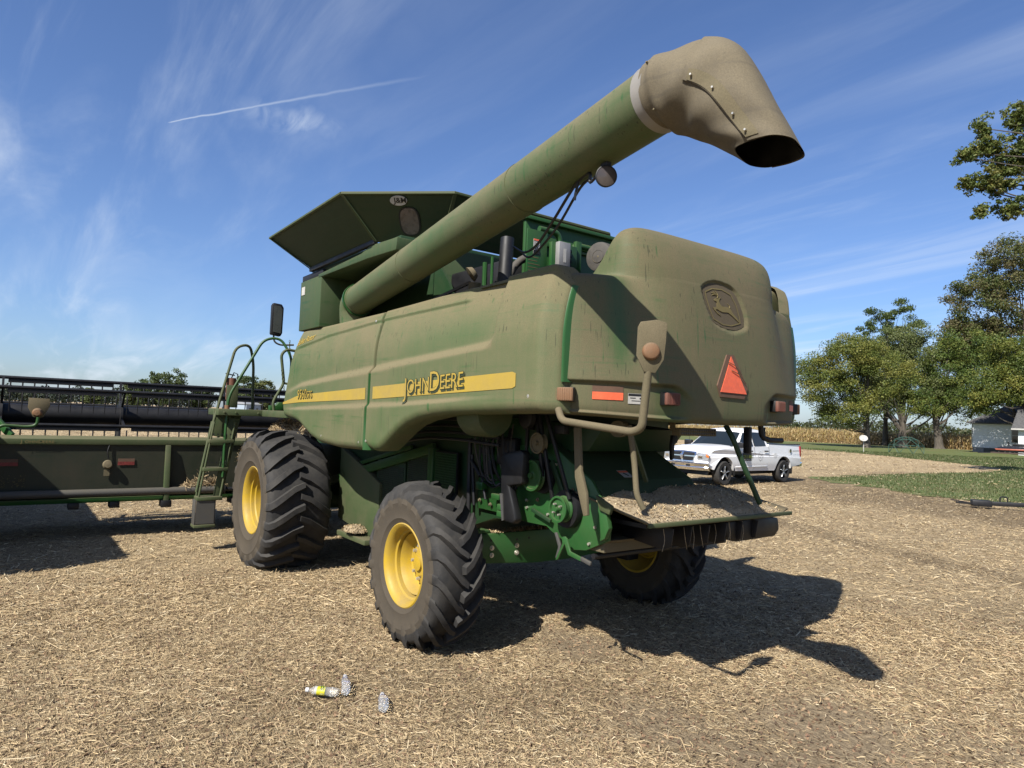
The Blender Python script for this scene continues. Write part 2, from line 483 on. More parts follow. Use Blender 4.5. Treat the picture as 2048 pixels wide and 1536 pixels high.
def axis_pts(c0, c1, fine, lim):
    a = list(np.arange(c0, c1+1e-6, fine)); s = fine
    q = c1
    while q < lim: s *= 1.13; q += s; a.append(q)
    s = fine; q = c0
    while q > -lim: s *= 1.13; q -= s; a.insert(0, q)
    return np.array(a)
gx = axis_pts(-7.0, 5.5, .055, 3000); gy = axis_pts(-4.5, 7.0, .055, 3000)
GX, GY = np.meshgrid(gx, gy, indexing='ij')
GZ = ground_h(GX, GY)
tb, tbare = ground_tint(GX, GY)
nx, ny = GX.shape
idx = np.arange(nx*ny).reshape(nx, ny)
F = np.stack([idx[:-1,:-1], idx[1:,:-1], idx[1:,1:], idx[:-1,1:]], -1).reshape(-1, 4)
V = np.stack([GX, GY, GZ], -1)
gcol = np.stack([tb, tbare, np.zeros_like(tb), np.ones_like(tb)], -1)
m = Mat('straw_covered_soil')
at = m.n('ShaderNodeAttribute', attribute_name='tint'); sp = m.n('ShaderNodeSeparateColor'); m.l(at.outputs['Color'], sp.inputs[0])
strands = None
for k, (ang, sc) in enumerate(((12, (14, 130, 1)), (74, (18, 150, 1)), (131, (12, 110, 1)), (160, (22, 170, 1)))):
    nz = m.noise(m.coord(sc, rot=(0, 0, R(ang))), 1.0, 3, .6, .25)
    q = m.rng(nz, .44, .60)
    strands = q if strands is None else m.math('MAXIMUM', strands, q)
co = m.coord()
mott = m.noise(co, 26, 5, .7)
big = m.noise(co, .22, 4, .6)
darkc = m.mix(m.rng(mott, .3, .7), (0.068, 0.049, 0.031), (0.1458, 0.1053, 0.06372))
strawc = m.mix(m.rng(mott, .25, .75), (0.2976, 0.2232, 0.1302), (0.448, 0.352, 0.2144))
brownf = m.math('ADD', sp.outputs[0], m.math('MULTIPLY', m.math('SUBTRACT', big, .5), .8), clamp=True)
sf = m.math('MULTIPLY', strands, m.rng(brownf, 0, 1, 1.0, .38))
c = m.mix(sf, darkc, strawc)
soil = m.mix(m.rng(mott, .3, .7), (0.1508, 0.116, 0.0783), (0.2146, 0.1711, 0.1189))
c = m.mix(m.math('MULTIPLY', sp.outputs[1], m.rng(strands, 0, 1, 1.0, .6)), c, soil)
m.set(Base_Color=c, Roughness=.95); m.b.inputs['Specular IOR Level'].default_value = .1
m.bump(m.math('ADD', m.math('MULTIPLY', strands, .6), mott), .9, .02)
g = raw('ground', V, F, m.m, smooth=0, col=gcol.reshape(-1, 4))
g.data.polygons.foreach_set('use_smooth', np.ones(len(g.data.polygons), bool))
struct(g, label='harvested soybean field covered in chopped straw')

# loose straw lying on the field: nobody could count it
def vertex_mat(name, rough=.9, trans=0.0, spec=.15, jitter=.0):
    m = Mat(name)
    at = m.n('ShaderNodeAttribute', attribute_name='tint')
    m.set(Base_Color=at.outputs['Color'], Roughness=rough); m.b.inputs['Specular IOR Level'].default_value = spec
    if trans:
        tr = m.n('ShaderNodeBsdfTranslucent'); m.l(at.outputs['Color'], tr.inputs[0])
        mx = m.n('ShaderNodeMixShader'); mx.inputs[0].default_value = trans
        m.l(m.b.outputs[0], mx.inputs[1]); m.l(tr.outputs[0], mx.inputs[2]); m.l(mx.outputs[0], m.out.inputs[0])
    return m.m
MT['straw'] = vertex_mat('straw_pieces', .8, .12)
MT['leaf'] = vertex_mat('leaf', .55, .38, .3)
def blades(x, y, z, L, W, yaw, pitch, curl, col):
    """bent three-point strips: 6 verts, 2 quads each"""
    n = len(x)
    d = np.stack([np.cos(yaw)*np.cos(pitch), np.sin(yaw)*np.cos(pitch), np.sin(pitch)], -1)
    s = np.stack([-np.sin(yaw), np.cos(yaw), np.zeros(n)], -1)
    roll = rng.uniform(-1.2, 1.2, n)
    upv = np.cross(d, s)
    s = s*np.cos(roll)[:, None] + upv*np.sin(roll)[:, None]
    c = np.stack([x, y, z], -1)
    P = []
    for t, k in ((-.5, 0.0), (0, 1.0), (.5, 0.0)):
        q = c + d*(L*t)[:, None] + (np.cross(d, s)*.6 + s*.8)*(curl*L*k)[:, None]
        P += [q - s*(W/2)[:, None], q + s*(W/2)[:, None]]
    V = np.stack(P, 1)
    V[:, :, 2] = np.maximum(V[:, :, 2], (ground_h(x, y)+.001)[:, None])
    b = (np.arange(n)*6)[:, None]
    F = np.concatenate([b+np.array([0, 1, 3, 2]), b+np.array([2, 3, 5, 4])], 0)
    return V.reshape(-1, 3), F, np.repeat(col, 6, 0)
def flat_blades(x, y, z, L, W, yaw, pitch, curl, col):
    n = len(x)
    d = np.stack([np.cos(yaw)*np.cos(pitch), np.sin(yaw)*np.cos(pitch), np.sin(pitch)], -1)
    s = np.stack([-np.sin(yaw), np.cos(yaw), rng.uniform(-.8, .8, n)], -1)
    c = np.stack([x, y, z], -1); a = d*(L/2)[:, None]; b = s*(W/2)[:, None]
    V = np.stack([c-a-b, c-a+b, c+a+b, c+a-b], 1)
    V[:, :, 2] = np.maximum(V[:, :, 2], (ground_h(x, y)+.001)[:, None])
    return V.reshape(-1, 3), np.arange(4*n).reshape(-1, 4), np.repeat(col, 4, 0)
def straw_cols(n, brown):
    pal = np.array([(.70,.55,.33), (.60,.455,.26), (.51,.38,.215), (.78,.65,.43), (.34,.245,.15), (.19,.13,.085), (.42,.30,.18)])
    pr = np.array([.20, .24, .20, .10, .12, .07, .07])
    k = rng.choice(len(pal), n, p=pr)
    c = pal[k]*rng.uniform(.70, 1.2, (n, 1))*.70
    c = c*(1-.55*brown[:, None]*rng.random((n, 1)))
    return np.concatenate([c, np.ones((n, 1))], 1)
def scatter(n, r0, r1, power, half=46):
    u = rng.random(n)
    rr = (r0**power + u*(r1**power-r0**power))**(1/power)
    a = R(143.5) + R(half)*rng.uniform(-1, 1, n)
    return 5.2+rr*np.cos(a), -4.3+rr*np.sin(a), rr
allV, allF, allC = [], [], []; off = 0
for (n, r0, r1, pw, lm, wm) in ((290000, 1.9, 8.5, 1.1, .70, .80), (260000, 7.0, 26, 1.0, 1.0, 1.15), (60000, 20, 70, 1.0, 1.6, 2.0)):
    x, y, rr = scatter(n, r0, r1, pw)
    tb2, tba = ground_tint(x, y)
    keep = rng.random(n) > (.35*tb2 + .93*tba)
    clump = fbm(x, y, 3.1, 71, 3)
    keep &= rng.random(n) < smooth01(.22, .55, clump)*.6 + .4
    x, y, rr, tb2 = x[keep], y[keep], rr[keep], tb2[keep]; n = len(x)
    L = rng.gamma(2.2, .020, n)*lm + .012
    longer = rng.random(n) < .03; L[longer] *= 2.6
    W = rng.uniform(.0016, .0042, n)*wm*(1+.07*rr)
    V, F, Cc = (blades if r0 < 5 else flat_blades)(x, y, ground_h(x, y)+np.abs(rng.normal(.006, .010, n))*lm, L, W, rng.uniform(0, 2*math.pi, n), rng.normal(0, .22, n), rng.normal(0, .13, n), straw_cols(n, tb2))
    allV.append(V); allF.append(F+off); allC.append(Cc); off += len(V)
# curled dry leaf scraps and clods between the strands
n = 26000
x, y, rr = scatter(n, 1.9, 9, 1.1)
L = rng.uniform(.008, .03, n); W = rng.uniform(.006, .018, n)
pal = np.array([(.16,.10,.065), (.24,.155,.095), (.11,.075,.05), (.33,.23,.14)])[rng.integers(0, 4, n)]*rng.uniform(.7, 1.2, (n, 1))
V, F, Cc = blades(x, y, ground_h(x, y)+.006, L, W, rng.uniform(0, 6.3, n), rng.normal(0, .5, n), rng.normal(0, .3, n), np.concatenate([pal*.85, np.ones((n, 1))], 1))
allV.append(V); allF.append(F+off); allC.append(Cc)
litter = raw('straw_litter', np.concatenate(allV), np.concatenate(allF), MT['straw'], col=np.concatenate(allC))
struct(litter, 'stuff', 'pale chopped soybean straw strewn over the field')

# ------------------------------------------------------------------ lawn
near = [(-9.6, 22.1), (-9.48, 21.72), (-7.57, 20.72), (-5.28, 19.47), (-3.55, 18.81), (-2.46, 18.9), (-1.58, 18.7), (4, 17.5), (16, 15.5), (60, 22)]
far_ = [(40, 97), (10, 98), (-26, 98), (-33.5, 96.5), (-45.8, 94.5), (-51, 91.5), (-80, 90), (-120, 88)]
tong = [(-120, 84), (-60, 68), (-33, 57.5), (-26.7, 57), (-20.8, 52.8), (-16.6, 49.7), (-13.9, 47.8), (-10.5, 44.4), (-9.2, 41.3), (-9.2, 35.5), (-9.6, 31.9), (-9.8, 27.3), (-9.72, 24.5)]
poly = []
ring = near + far_ + tong
for (ax, ay), (bx, by) in zip(ring, ring[1:]+ring[:1]):
    L = math.hypot(bx-ax, by-ay); k = max(1, int(L/.5))
    for t in range(k):
        q = t/k; x = ax+(bx-ax)*q; y = ay+(by-ay)*q
        j = .55 if L < 30 else .2
        x += random.uniform(-j, j); y += random.uniform(-j, j)
        poly.append((x, y))
tris = tessellate_polygon([[Vector((x, y, 0)) for x, y in poly]])
px_ = np.array(poly)
m = Mat('mown_grass')
co = m.coord()
n1 = m.noise(co, .35, 4, .6, .3); n2 = m.noise(co, 9, 5, .7); n3 = m.noise(m.coord((.5, .08, 1)), 1.0, 3)
c = m.mix(m.rng(n2, .3, .7), (0.054, 0.0729, 0.02268), (0.108, 0.1296, 0.0459))
c = m.mix(m.rng(m.math('ADD', n1, m.math('MULTIPLY', n3, .35)), .62, .85, 0, .75), c, (0.1134, 0.1026, 0.0459))
m.set(Base_Color=c, Roughness=.9); m.b.inputs['Specular IOR Level'].default_value = .15
m.bump(n2, .8, .03)
lawn = raw('lawn', np.c_[px_, np.full(len(px_), .012)], np.array(tris), m.m)
struct(lawn, label='mown green lawn reaching to the house and the cornfield')
# grass blades on it
from mathutils.geometry import intersect_point_tri_2d
def inside(x, y, P):
    c = np.zeros(len(x), bool); n = len(P)
    for i in range(n):
        ax, ay = P[i]; bx, by = P[i-1]
        k = ((ay > y) != (by > y)) & (x < (bx-ax)*(y-ay)/(by-ay+1e-12)+ax)
        c ^= k
    return c
n = 90000
rr = rng.uniform(20, 75, n); a = rng.uniform(R(97), R(125), n)
x = 5.2+rr*np.cos(a); y = -4.3+rr*np.sin(a)
k = inside(x, y, ring); x, y, rr = x[k], y[k], rr[k]; n = len(x)
L = rng.uniform(.025, .055, n)*(1+rr/60); W = .003+rr*.00035
yaw = rng.uniform(0, 6.3, n); 
base = np.stack([x, y, np.full(n, .012)], -1); s = np.stack([-np.sin(yaw), np.cos(yaw), np.zeros(n)], -1)
tip = base + np.stack([np.cos(yaw)*L*.5, np.sin(yaw)*L*.5, L], -1)
V = np.stack([base-s*W[:, None], base+s*W[:, None], tip], 1).reshape(-1, 3)
pal = np.array([(.11,.155,.045), (.15,.20,.062), (.20,.23,.08), (.33,.29,.15)])[rng.choice(4, n, p=[.35,.35,.2,.1])]
struct(raw('grass', V, np.arange(3*n).reshape(-1, 3), MT['leaf'], col=np.repeat(np.c_[pal*K, np.ones(n)], 3, 0)), 'stuff', 'short grass blades of the lawn')

# ------------------------------------------------------------------ standing corn
xs = []; ys = []
for rowi in range(12):
    k = int(230/ (.2 if rowi < 5 else .3))
    X = np.linspace(-190, 40, k)+rng.uniform(-.08, .08, k)
    Y = np.interp(X, [-190, -51, -46, -33, -26, 40], [92.5, 93.2, 95.8, 98, 100.5, 101]) + rowi*.76 + rng.uniform(-.1, .1, k)
    xs.append(X); ys.append(Y)
x = np.concatenate(xs); y = np.concatenate(ys); n = len(x)
hh = rng.uniform(1.75, 2.35, n)
Vs, Fs, Cs = [], [], []; off = 0
pal = np.array([(.47,.33,.14), (.58,.43,.20), (.36,.24,.10), (.66,.53,.29), (.24,.16,.07), (.40,.33,.11)])*K*1.5
def cornquads(p0, p1, wid, dirn, c):
    global off
    s = np.stack([-dirn[:, 1], dirn[:, 0], np.zeros(len(p0))], -1)*wid[:, None]/2
    V = np.stack([p0-s, p0+s, p1+s*.5, p1-s*.5], 1).reshape(-1, 3)
    Vs.append(V); Fs.append(np.arange(len(V)).reshape(-1, 4)+off); off += len(V)
    Cs.append(np.repeat(np.c_[c, np.ones(len(c))], 4, 0))
yaw = rng.uniform(0, 6.3, n); dr = np.stack([np.cos(yaw), np.sin(yaw)], -1)
b = np.stack([x, y, np.zeros(n)], -1); t = b+np.stack([rng.normal(0, .08, n), rng.normal(0, .08, n), hh], -1)
cornquads(b, t, np.full(n, .035), dr, pal[rng.integers(0, 6, n)])
for k in range(7):
    yaw = rng.uniform(0, 6.3, n); dr = np.stack([np.cos(yaw), np.sin(yaw)], -1)
    f = (k+.7)/8*np.ones(n)+rng.uniform(-.06, .06, n)
    p0 = b+(t-b)*f[:, None]; L = rng.uniform(.3, .6, n)
    m1 = p0+np.stack([dr[:,0]*L*.6, dr[:,1]*L*.6, rng.uniform(.02, .22, n)], -1)
    p1 = m1+np.stack([dr[:,0]*L*.4, dr[:,1]*L*.4, -rng.uniform(.15, .45, n)], -1)
    cc = pal[rng.integers(0, 6, n)]*rng.uniform(.75, 1.15, (n, 1))
    cornquads(p0, m1, np.full(n, .085), dr, cc); cornquads(m1, p1, np.full(n, .085), dr, cc)
V = np.concatenate(Vs); 
struct(raw('corn_field', V, np.concatenate(Fs), MT['leaf'], col=np.concatenate(Cs)), 'stuff', 'dry golden standing corn behind the lawn')

# ------------------------------------------------------------------ trees
m = Mat('bark'); co = m.coord((9, 9, 1.6)); n = m.noise(co, 1.0, 5, .7)
m.set(Base_Color=m.mix(m.rng(n, .3, .7), (0.0297, 0.0243, 0.0189), (0.108, 0.0918, 0.0729)), Roughness=.95); m.bump(n, .8, .04)
MT['bark'] = m.m
GR = [(.045,.075,.018), (.065,.100,.024), (.090,.125,.030), (.13,.145,.035)]
def tree(name, label, base, lobes, trunk_r, seed, leaf=.16, per=130, clumps=90, cols=GR, group=None, fork=.25, clump_r=1.0, lean=(0, 0), hollow=.55, level=False):
    """lobes: (dx, dy, z, rx, ry, rz) ellipsoids that make up the crown, relative to base"""
    rg = np.random.default_rng(seed)
    T = thing(name, label, 'tree', base, 0, group)
    vol = np.array([l[3]*l[4]*l[5] for l in lobes]); pr = vol**.6/(vol**.6).sum()
    cen = []
    for k in range(clumps):
        l = lobes[rg.choice(len(lobes), p=pr)]
        d = rg.normal(size=3); d /= np.linalg.norm(d)
        q = rg.uniform(hollow, 1.0)
        cen.append((l[0]+d[0]*l[3]*q, l[1]+d[1]*l[4]*q, l[2]+d[2]*l[5]*q, q))
    cen = np.array(cen)
    top = cen[:, 2].max(); low = cen[:, 2].min()
    # trunk and limbs
    mb = MB(); fz = max(low*.75, top*fork)
    tp = [(0, 0, -.1), (lean[0]*.2, lean[1]*.2, fz*.4), (lean[0]*.6, lean[1]*.6, fz), (lean[0], lean[1], fz+(top-fz)*.45), (lean[0]*1.1, lean[1]*1.1, fz+(top-fz)*.85)]
    tp = spline(tp, 4); nn_ = len(tp)
    mb.sweep(tp, [trunk_r*(1.35 if i == 0 else 1)*(1-.93*i/(nn_-1)) + .01 for i in range(nn_)], 9)
    for k in rg.permutation(clumps)[:min(clumps, 34)]:
        c = Vector(cen[k][:3]); sfrac = rg.uniform(.32, .75)
        s0 = tp[int(sfrac*(nn_-1))]
        if level: s0 = min(tp, key=lambda q: abs(q.z-c.z-.4))
        elif s0.z > c.z-.3: s0 = tp[int(.34*(nn_-1))]
        mid = s0.lerp(c, .5)+Vector((rg.normal(0, .3), rg.normal(0, .3), -.1*(c-s0).length+rg.normal(0, .2)))
        r0 = trunk_r*rg.uniform(.16, .32)*(1-.5*sfrac)
        pts = spline([s0, mid, c], 4)
        mb.sweep(pts, [r0*(1-.85*i/(len(pts)-1))+.006 for i in range(len(pts))], 5)
    mb.build('trunk', MT['bark'], T, smooth=60)
    # leaves
    sel = np.repeat(np.arange(clumps), per)
    nL = len(sel)
    q = rg.normal(size=(nL, 3)); q /= np.linalg.norm(q, axis=1)[:, None]
    sz = clump_r*rg.uniform(.55, 1.25, clumps)[sel]
    rad = sz*rg.random(nL)**.45
    P = cen[sel, :3]+q*rad[:, None]*np.array([1, 1, .62])
    P[:, 2] = np.maximum(P[:, 2], low*.5)
    nrm = rg.normal(size=(nL, 3))+q*.7+np.array([0, 0, .5]); nrm /= np.linalg.norm(nrm, axis=1)[:, None]
    a = np.cross(nrm, rg.normal(size=(nL, 3))); a /= np.linalg.norm(a, axis=1)[:, None]; b_ = np.cross(nrm, a)
    S = leaf*rg.uniform(.6, 1.3, nL)[:, None]
    V = np.stack([P-a*S, P-b_*S*.55, P+a*S, P+b_*S*.55], 1).reshape(-1, 3)
    ci = rg.random(clumps)[sel]*.65+rg.random(nL)*.35
    pal = np.array(cols); ki = np.clip((ci*len(pal)).astype(int), 0, len(pal)-1)
    cc = pal[ki]*rg.uniform(.85, 1.4, (nL, 1))*K*1.45
    raw('crown', V, np.arange(4*nL).reshape(-1, 4), MT['leaf'], T, col=np.repeat(np.c_[cc, np.ones(nL)], 4, 0))
    return T
YG = [(.06,.085,.018), (.095,.12,.025), (.15,.155,.032), (.20,.18,.04)]
DG = [(.05,.075,.028), (.07,.10,.034), (.095,.125,.045), (.115,.14,.05)]
RU = [(.05,.07,.02), (.075,.09,.025), (.11,.085,.04), (.13,.10,.05), (.08,.11,.03)]
G1 = 'trees on the lawn beside the house'

def bearing(deg, depth):                    # ground point at a bearing right of the view axis and a distance ahead
    k = math.tan(R(deg))
    return (CAMPOS.x + (fw.x + rt0.x*k)*depth, CAMPOS.y + (fw.y + rt0.y*k)*depth)
LT = [(.085,.115,.026), (.125,.155,.034), (.175,.185,.042), (.22,.21,.05)]
def T3(deg, dep): return (*bearing(deg, dep), 0)
tree('maple_tree', 'pale green spreading tree, leftmost of the row by the cornfield, dark trunk', T3(27.51, 82), [(-3.6,-4.2,8.0,3.6,3.2,3.2), (-1.6,-1.6,10.2,3.8,3.6,3.6), (.8,1.0,8.4,4.0,3.6,4.4), (-1.4,-2.0,4.6,3.6,3.0,1.9)], .45, 3, leaf=.105, per=300, clumps=230, cols=LT, group=G1, clump_r=1.3)
tree('ash_tree', 'dark green tree with upswept ragged top behind the pale tree', T3(28.72, 97), [(-1.0,-1.2,15.5,2.4,2.6,4.4), (1.6,2.0,16.5,2.6,2.6,4.6), (0,0,11,3.4,3.4,3.5)], .4, 14, leaf=.13, per=220, clumps=130, cols=[(.05,.08,.022),(.07,.105,.03),(.095,.13,.038)], group=G1, clump_r=.85)
tree('maple_tree', 'grey green tree with forked trunk behind the climbing dome', T3(29.81, 92), [(-1.8,-2.0,11.5,3.6,3.5,4.6), (.8,1.0,12.6,3.8,3.6,4.4), (2.0,2.4,7.2,3.2,2.8,2.6), (-2.2,-2.6,6.6,3.0,2.8,2.6)], .66, 4, leaf=.11, per=290, clumps=210, clump_r=1.35, cols=[(.09,.12,.04),(.12,.15,.05),(.155,.175,.07),(.13,.16,.04)], group=G1, fork=.2)
tree('maple_tree', 'bright green bushy tree with pale leaning trunk left of the white house', T3(32.09, 90), [(.6,.8,10.2,3.2,3.2,3.4), (1.8,2.2,7.0,3.4,3.2,3.0), (-1.4,-1.6,6.0,2.4,2.4,2.0), (2.0,2.4,13.0,3.4,3.2,3.0)], .58, 5, leaf=.11, per=290, clumps=190, clump_r=1.35, cols=[(.06,.10,.024),(.09,.135,.03),(.13,.17,.038),(.19,.20,.045)], group=G1, lean=(-.7, -.4))
tree('maple_tree', 'tall tree with rusty tinged crown rising above everything behind the house', T3(37.59, 92), [(-4.8,-6.0,19.5,4.2,4.4,4.6), (-2.2,-2.8,24.5,4.0,4.2,4.6), (-4.0,-5.2,13.5,4.6,4.6,4.4), (2,2,18,5,5,7), (-6.4,-8.0,14.5,2.4,2.4,3.2)], .8, 6, leaf=.145, per=230, clumps=380, cols=[(.065,.09,.026),(.095,.115,.032),(.12,.115,.045),(.14,.12,.055),(.11,.14,.04)], group=G1, clump_r=1.5)
tree('maple_tree', 'broad yellow green tree overhanging the white house roof at the right edge', T3(36.98, 76), [(-1.8,-2.2,7.4,2.6,2.6,2.4), (.6,.8,9.0,3.8,3.6,4.0), (-3.2,-3.8,6.2,1.9,1.9,1.5), (-1.0,-1.2,11.2,2.6,2.6,2.4), (2.6,3,8,3,3,3)], .6, 8, leaf=.105, per=300, clumps=210, clump_r=1.3, cols=[(.07,.105,.022),(.105,.14,.03),(.15,.175,.036),(.22,.21,.045)], group=G1)
tree('cottonwood_tree', 'near tree whose leafy branches reach in at the upper right edge', T3(40.14, 30), [(-2.75,-3.7,15.7,.5,.6,.8), (-3.2,-4.3,14.4,.55,.7,.4), (-2.6,-3.4,14.7,.8,1.0,.8), (-3.1,-4.2,13.2,.5,.6,.5), (-2.5,-3.3,13.3,.8,1.0,.8), (-2.8,-3.8,11.9,.5,.6,.4), (-2.0,-2.6,13.9,.9,1.0,1.2), (-1.8,-2.4,16.4,.6,.7,.8), (-2.0,-2.7,12.1,.8,.9,.5), (-1.6,-2.2,15.0,.8,.9,1.0), (.0,.0,14.5,1.6,1.6,3.0)], .36, 9, leaf=.07, per=55, clumps=620, cols=[(.065,.095,.024),(.095,.125,.03),(.14,.165,.042),(.20,.19,.055)], clump_r=.27, hollow=.05, fork=.6, level=True)
G2 = 'far trees along the field edge'
for i, (deg, dep, ht, wd, lab, cols) in enumerate((
    (-26.78, 235, 15.5, 8.5, 'largest round tree of the far clump behind the reel', DG),
    (-28.75, 240, 11.5, 6.0, 'smaller tree left of the largest in the far clump', DG),
    (-24.39, 245, 10.5, 5.5, 'low tree right of the largest in the far clump', DG),
    (-21.44, 230, 14.5, 6.0, 'far grey green tree seen through the ladder handrails', DG),
    (-19.97, 232, 12.5, 5.5, 'far yellowish tree seen behind the platform gate', [(.07,.09,.03),(.10,.12,.035),(.13,.14,.045)]),
    (-31.58, 330, 9.5, 7, 'far low tree seen between the reel bats left of the white sheds', DG))):
    bx, by = bearing(deg, dep)
    tree('far_tree', lab, (bx, by, 0), [(0,0,ht*.58,wd*.72,wd*.72,ht*.38), (-wd*.4,0,ht*.40,wd*.6,wd*.5,ht*.30), (wd*.4,wd*.2,ht*.42,wd*.55,wd*.5,ht*.30)], .5, 20+i, leaf=.36, per=70, clumps=110, cols=cols, group=G2, clump_r=1.6)
# low far treeline that reads as one mass
def treeline(name, label, x0, x1, depth, hmin, hmax, seed, cols):
    rg = np.random.default_rng(seed); P = []; 
    L = abs(math.tan(R(x1))-math.tan(R(x0)))*depth; k = int(L/4)
    for i in range(k):
        xp = x0+(x1-x0)*i/k; d = depth*rg.uniform(.96, 1.08); hgt = hmin+(hmax-hmin)*(.5+.5*math.sin(i*.9+seed))*rg.uniform(.5, 1.0)
        bx, by = bearing(xp, d)
        q = rg.normal(size=(200, 3)); q /= np.linalg.norm(q, axis=1)[:, None]
        q *= (rg.random(200)**.35)[:, None]
        P.append(np.c_[bx+q[:, 0]*4.5, by+q[:, 1]*4.5, np.maximum(hgt*.5+q[:, 2]*hgt*.5, .2)])
    P = np.concatenate(P); n = len(P)
    nrm = rg.normal(size=(n, 3)); nrm /= np.linalg.norm(nrm, axis=1)[:, None]
    a = np.cross(nrm, rg.normal(size=(n, 3))); a /= np.linalg.norm(a, axis=1)[:, None]; b_ = np.cross(nrm, a)
    S = rg.uniform(.5, 1.1, n)[:, None]*depth/450
    V = np.stack([P-a*S, P-b_*S*.7, P+a*S, P+b_*S*.7], 1).reshape(-1, 3)
    c = np.array(cols)[rg.integers(0, len(cols), n)]*rg.uniform(.8, 1.2, (n, 1))*K*1.2
    struct(raw(name, V, np.arange(4*n).reshape(-1, 4), MT['leaf'], col=np.repeat(np.c_[c, np.ones(n)], 4, 0)), 'stuff', label)
treeline('distant_treeline', 'dark low treeline on the left horizon', -43.03, -23.87, 520, 8, 17, 1, [(.045,.06,.035), (.06,.075,.04), (.05,.07,.05)])
treeline('distant_treeline', 'low scrubby treeline beyond the cornfield', 21.44, 43.07, 320, 5, 9.5, 2, [(.06,.085,.03), (.08,.10,.035), (.10,.11,.045)])

# ================================================================== combine harvester
# local frame = world: rear axle at x=0, machine points to -x, left side faces -y
CH = thing('combine_harvester', 'dust covered green combine harvester with raised unloading auger and yellow wheels', 'combine harvester')

# ---- wheels
def wheel(name, x, yo, side, hub, Rt, W, rim, nlug, dirn, lug_h, sweep, disc, label=None):
    """side -1: outer face towards -y. yo: y of the outer sidewall"""
    s = side; cy = yo - s*W/2
    rmb = MB()
    o = W/2*.86
    def L(prof, n=48): rmb.lathe(prof, (x, cy, hub), (0, s, 0), n)
    d = disc*W
    L([(rim+.035, o-.012), (rim+.042, o), (rim+.03, o+.008), (rim+.008, o-.004), (rim-.012, o-.03), (rim-.020, o-.06), (rim-.024, o-.075), (rim-.040, o-.085), (rim-.043, o-.125), (rim-.056, o-.14), (rim-.058, d+.10), (rim-.075, d+.075), (rim-.085, d+.05),
       (rim-.10, d+.012), (rim*.62, d), (rim*.58, d+.012), (rim*.36, d+.022), (rim*.34, d+.03), (rim*.33, d+.05), (rim*.20, d+.055), (rim*.19, d+.075), (.02, d+.08), (.0, d+.08)])
    L([(rim-.10, d+.004), (rim-.085, d-.03), (rim-.06, -o+.12), (rim-.02, -o+.06), (rim+.01, -o), (rim+.042, -o), (rim+.035, -o+.012)])
    wm = rmb.build('wheel', MT['yellow'], CH, smooth=35)
    if label: wm['label'] = label
    bm_ = MB()
    for k in range(10):
        a = 2*math.pi*k/10; rr = rim*.47
        c = (x+rr*math.cos(a), cy+s*(d+.018), hub+rr*math.sin(a))
        c2 = (c[0], c[1]+s*.03, c[2])
        MB().sweep([c, c2], [.017, .014], 6).build('wheel_nut', MT['zinc'] if rim < .4 else MT['yellow'], wm, smooth=20)
    # tyre carcass
    Rc = Rt-lug_h; hw = W/2
    prof = [(rim+.012, -hw*.84), (rim+.05, -hw*.88), (rim+(Rc-rim)*.22, -hw*.95), (rim+(Rc-rim)*.24, -hw*.965), (rim+(Rc-rim)*.26, -hw*.955), (rim+(Rc-rim)*.40, -hw*.99), (rim+(Rc-rim)*.60, -hw*1.0), (rim+(Rc-rim)*.62, -hw*1.012), (rim+(Rc-rim)*.64, -hw*1.0), (Rc-.085, -hw*.97), (Rc-.04, -hw*.91), (Rc-.014, -hw*.80), (Rc-.003, -hw*.5), (Rc, 0)]
    prof = prof + [(a, -b) for a, b in reversed(prof[:-1])]
    t = MB()
    t.lathe(prof, (x, cy, hub), (0, s, 0), 72)
    nC = len(t.f)
    path = [(-.03, 0), (.12, .004), (.26, .008), (.38, .022), (.445, .05), (.480, .095), (.494, .15)]
    for sd in (-1, 1):
        for k in range(nlug):
            a0 = 2*math.pi*(k+(0 if sd < 0 else .5))/nlug
            vs = []
            for i, (wf, drop) in enumerate(path):
                q = i/(len(path)-1)
                ang = a0 + dirn*sweep*(1-min(1, max(0, wf)/.46)**1.25)
                wy = sd*wf*W
                half = (.036+.024*q)*(1.05 if Rt > .8 else .86)/Rt
                hgt = lug_h*(1 if i < 4 else (.85, .6, .12)[i-4])
                outw = (0, 0, 0, .2, .5, .8, .9)[i]
                for (da, top) in ((-half*1.25, 0), (half*1.25, 0), (half*.8, 1), (-half*.8, 1)):
                    rr = Rc-drop-.012+top*(hgt+.012)*(1-outw*.55)
                    yy = wy + sd*top*hgt*outw*.55
                    vs.append((x+rr*math.cos(ang+da), cy+yy, hub+rr*math.sin(ang+da)))
            fs = [(0, 3, 2, 1)]
            for i in range(len(path)-1):
                b = i*4
                for j in range(4): fs.append((b+j, b+(j+1) % 4, b+4+(j+1) % 4, b+4+j))
            e = (len(path)-1)*4; fs.append((e, e+1, e+2, e+3))
            t.add(vs, fs)
    V = np.array(t.v); low = V[:, 2] < .0
    V[low, 2] = V[low, 2]*.06 - .012
    bul = np.clip((.22-V[:, 2])/.22, 0, 1)
    V[:, 1] = cy + (V[:, 1]-cy)*(1+.05*bul)
    t.v = [tuple(q) for q in V]
    ty = t.build('tyre', MT['rubber'], wm, smooth=38)
    ty.data.materials.append(MT['sidewall'])
    # sidewalls carry pale dust: the carcass faces below the shoulder
    for pg in ty.data.polygons:
        c = pg.center
        rr = math.hypot(c.x-x, c.z-hub)
        if pg.index < 1e9 and rr < Rc-.085 and abs(c.y-cy) > hw*.82 and abs(pg.normal.y) > .55: pg.material_index = 1
    return wm
wheel('front', -3.66, -1.79, -1, .80, .885, .80, .385, 21, 1, .062, .30, -.05)
wheel('front', -3.66, 1.79, 1, .80, .885, .80, .385, 21, 1, .062, .30, -.05)
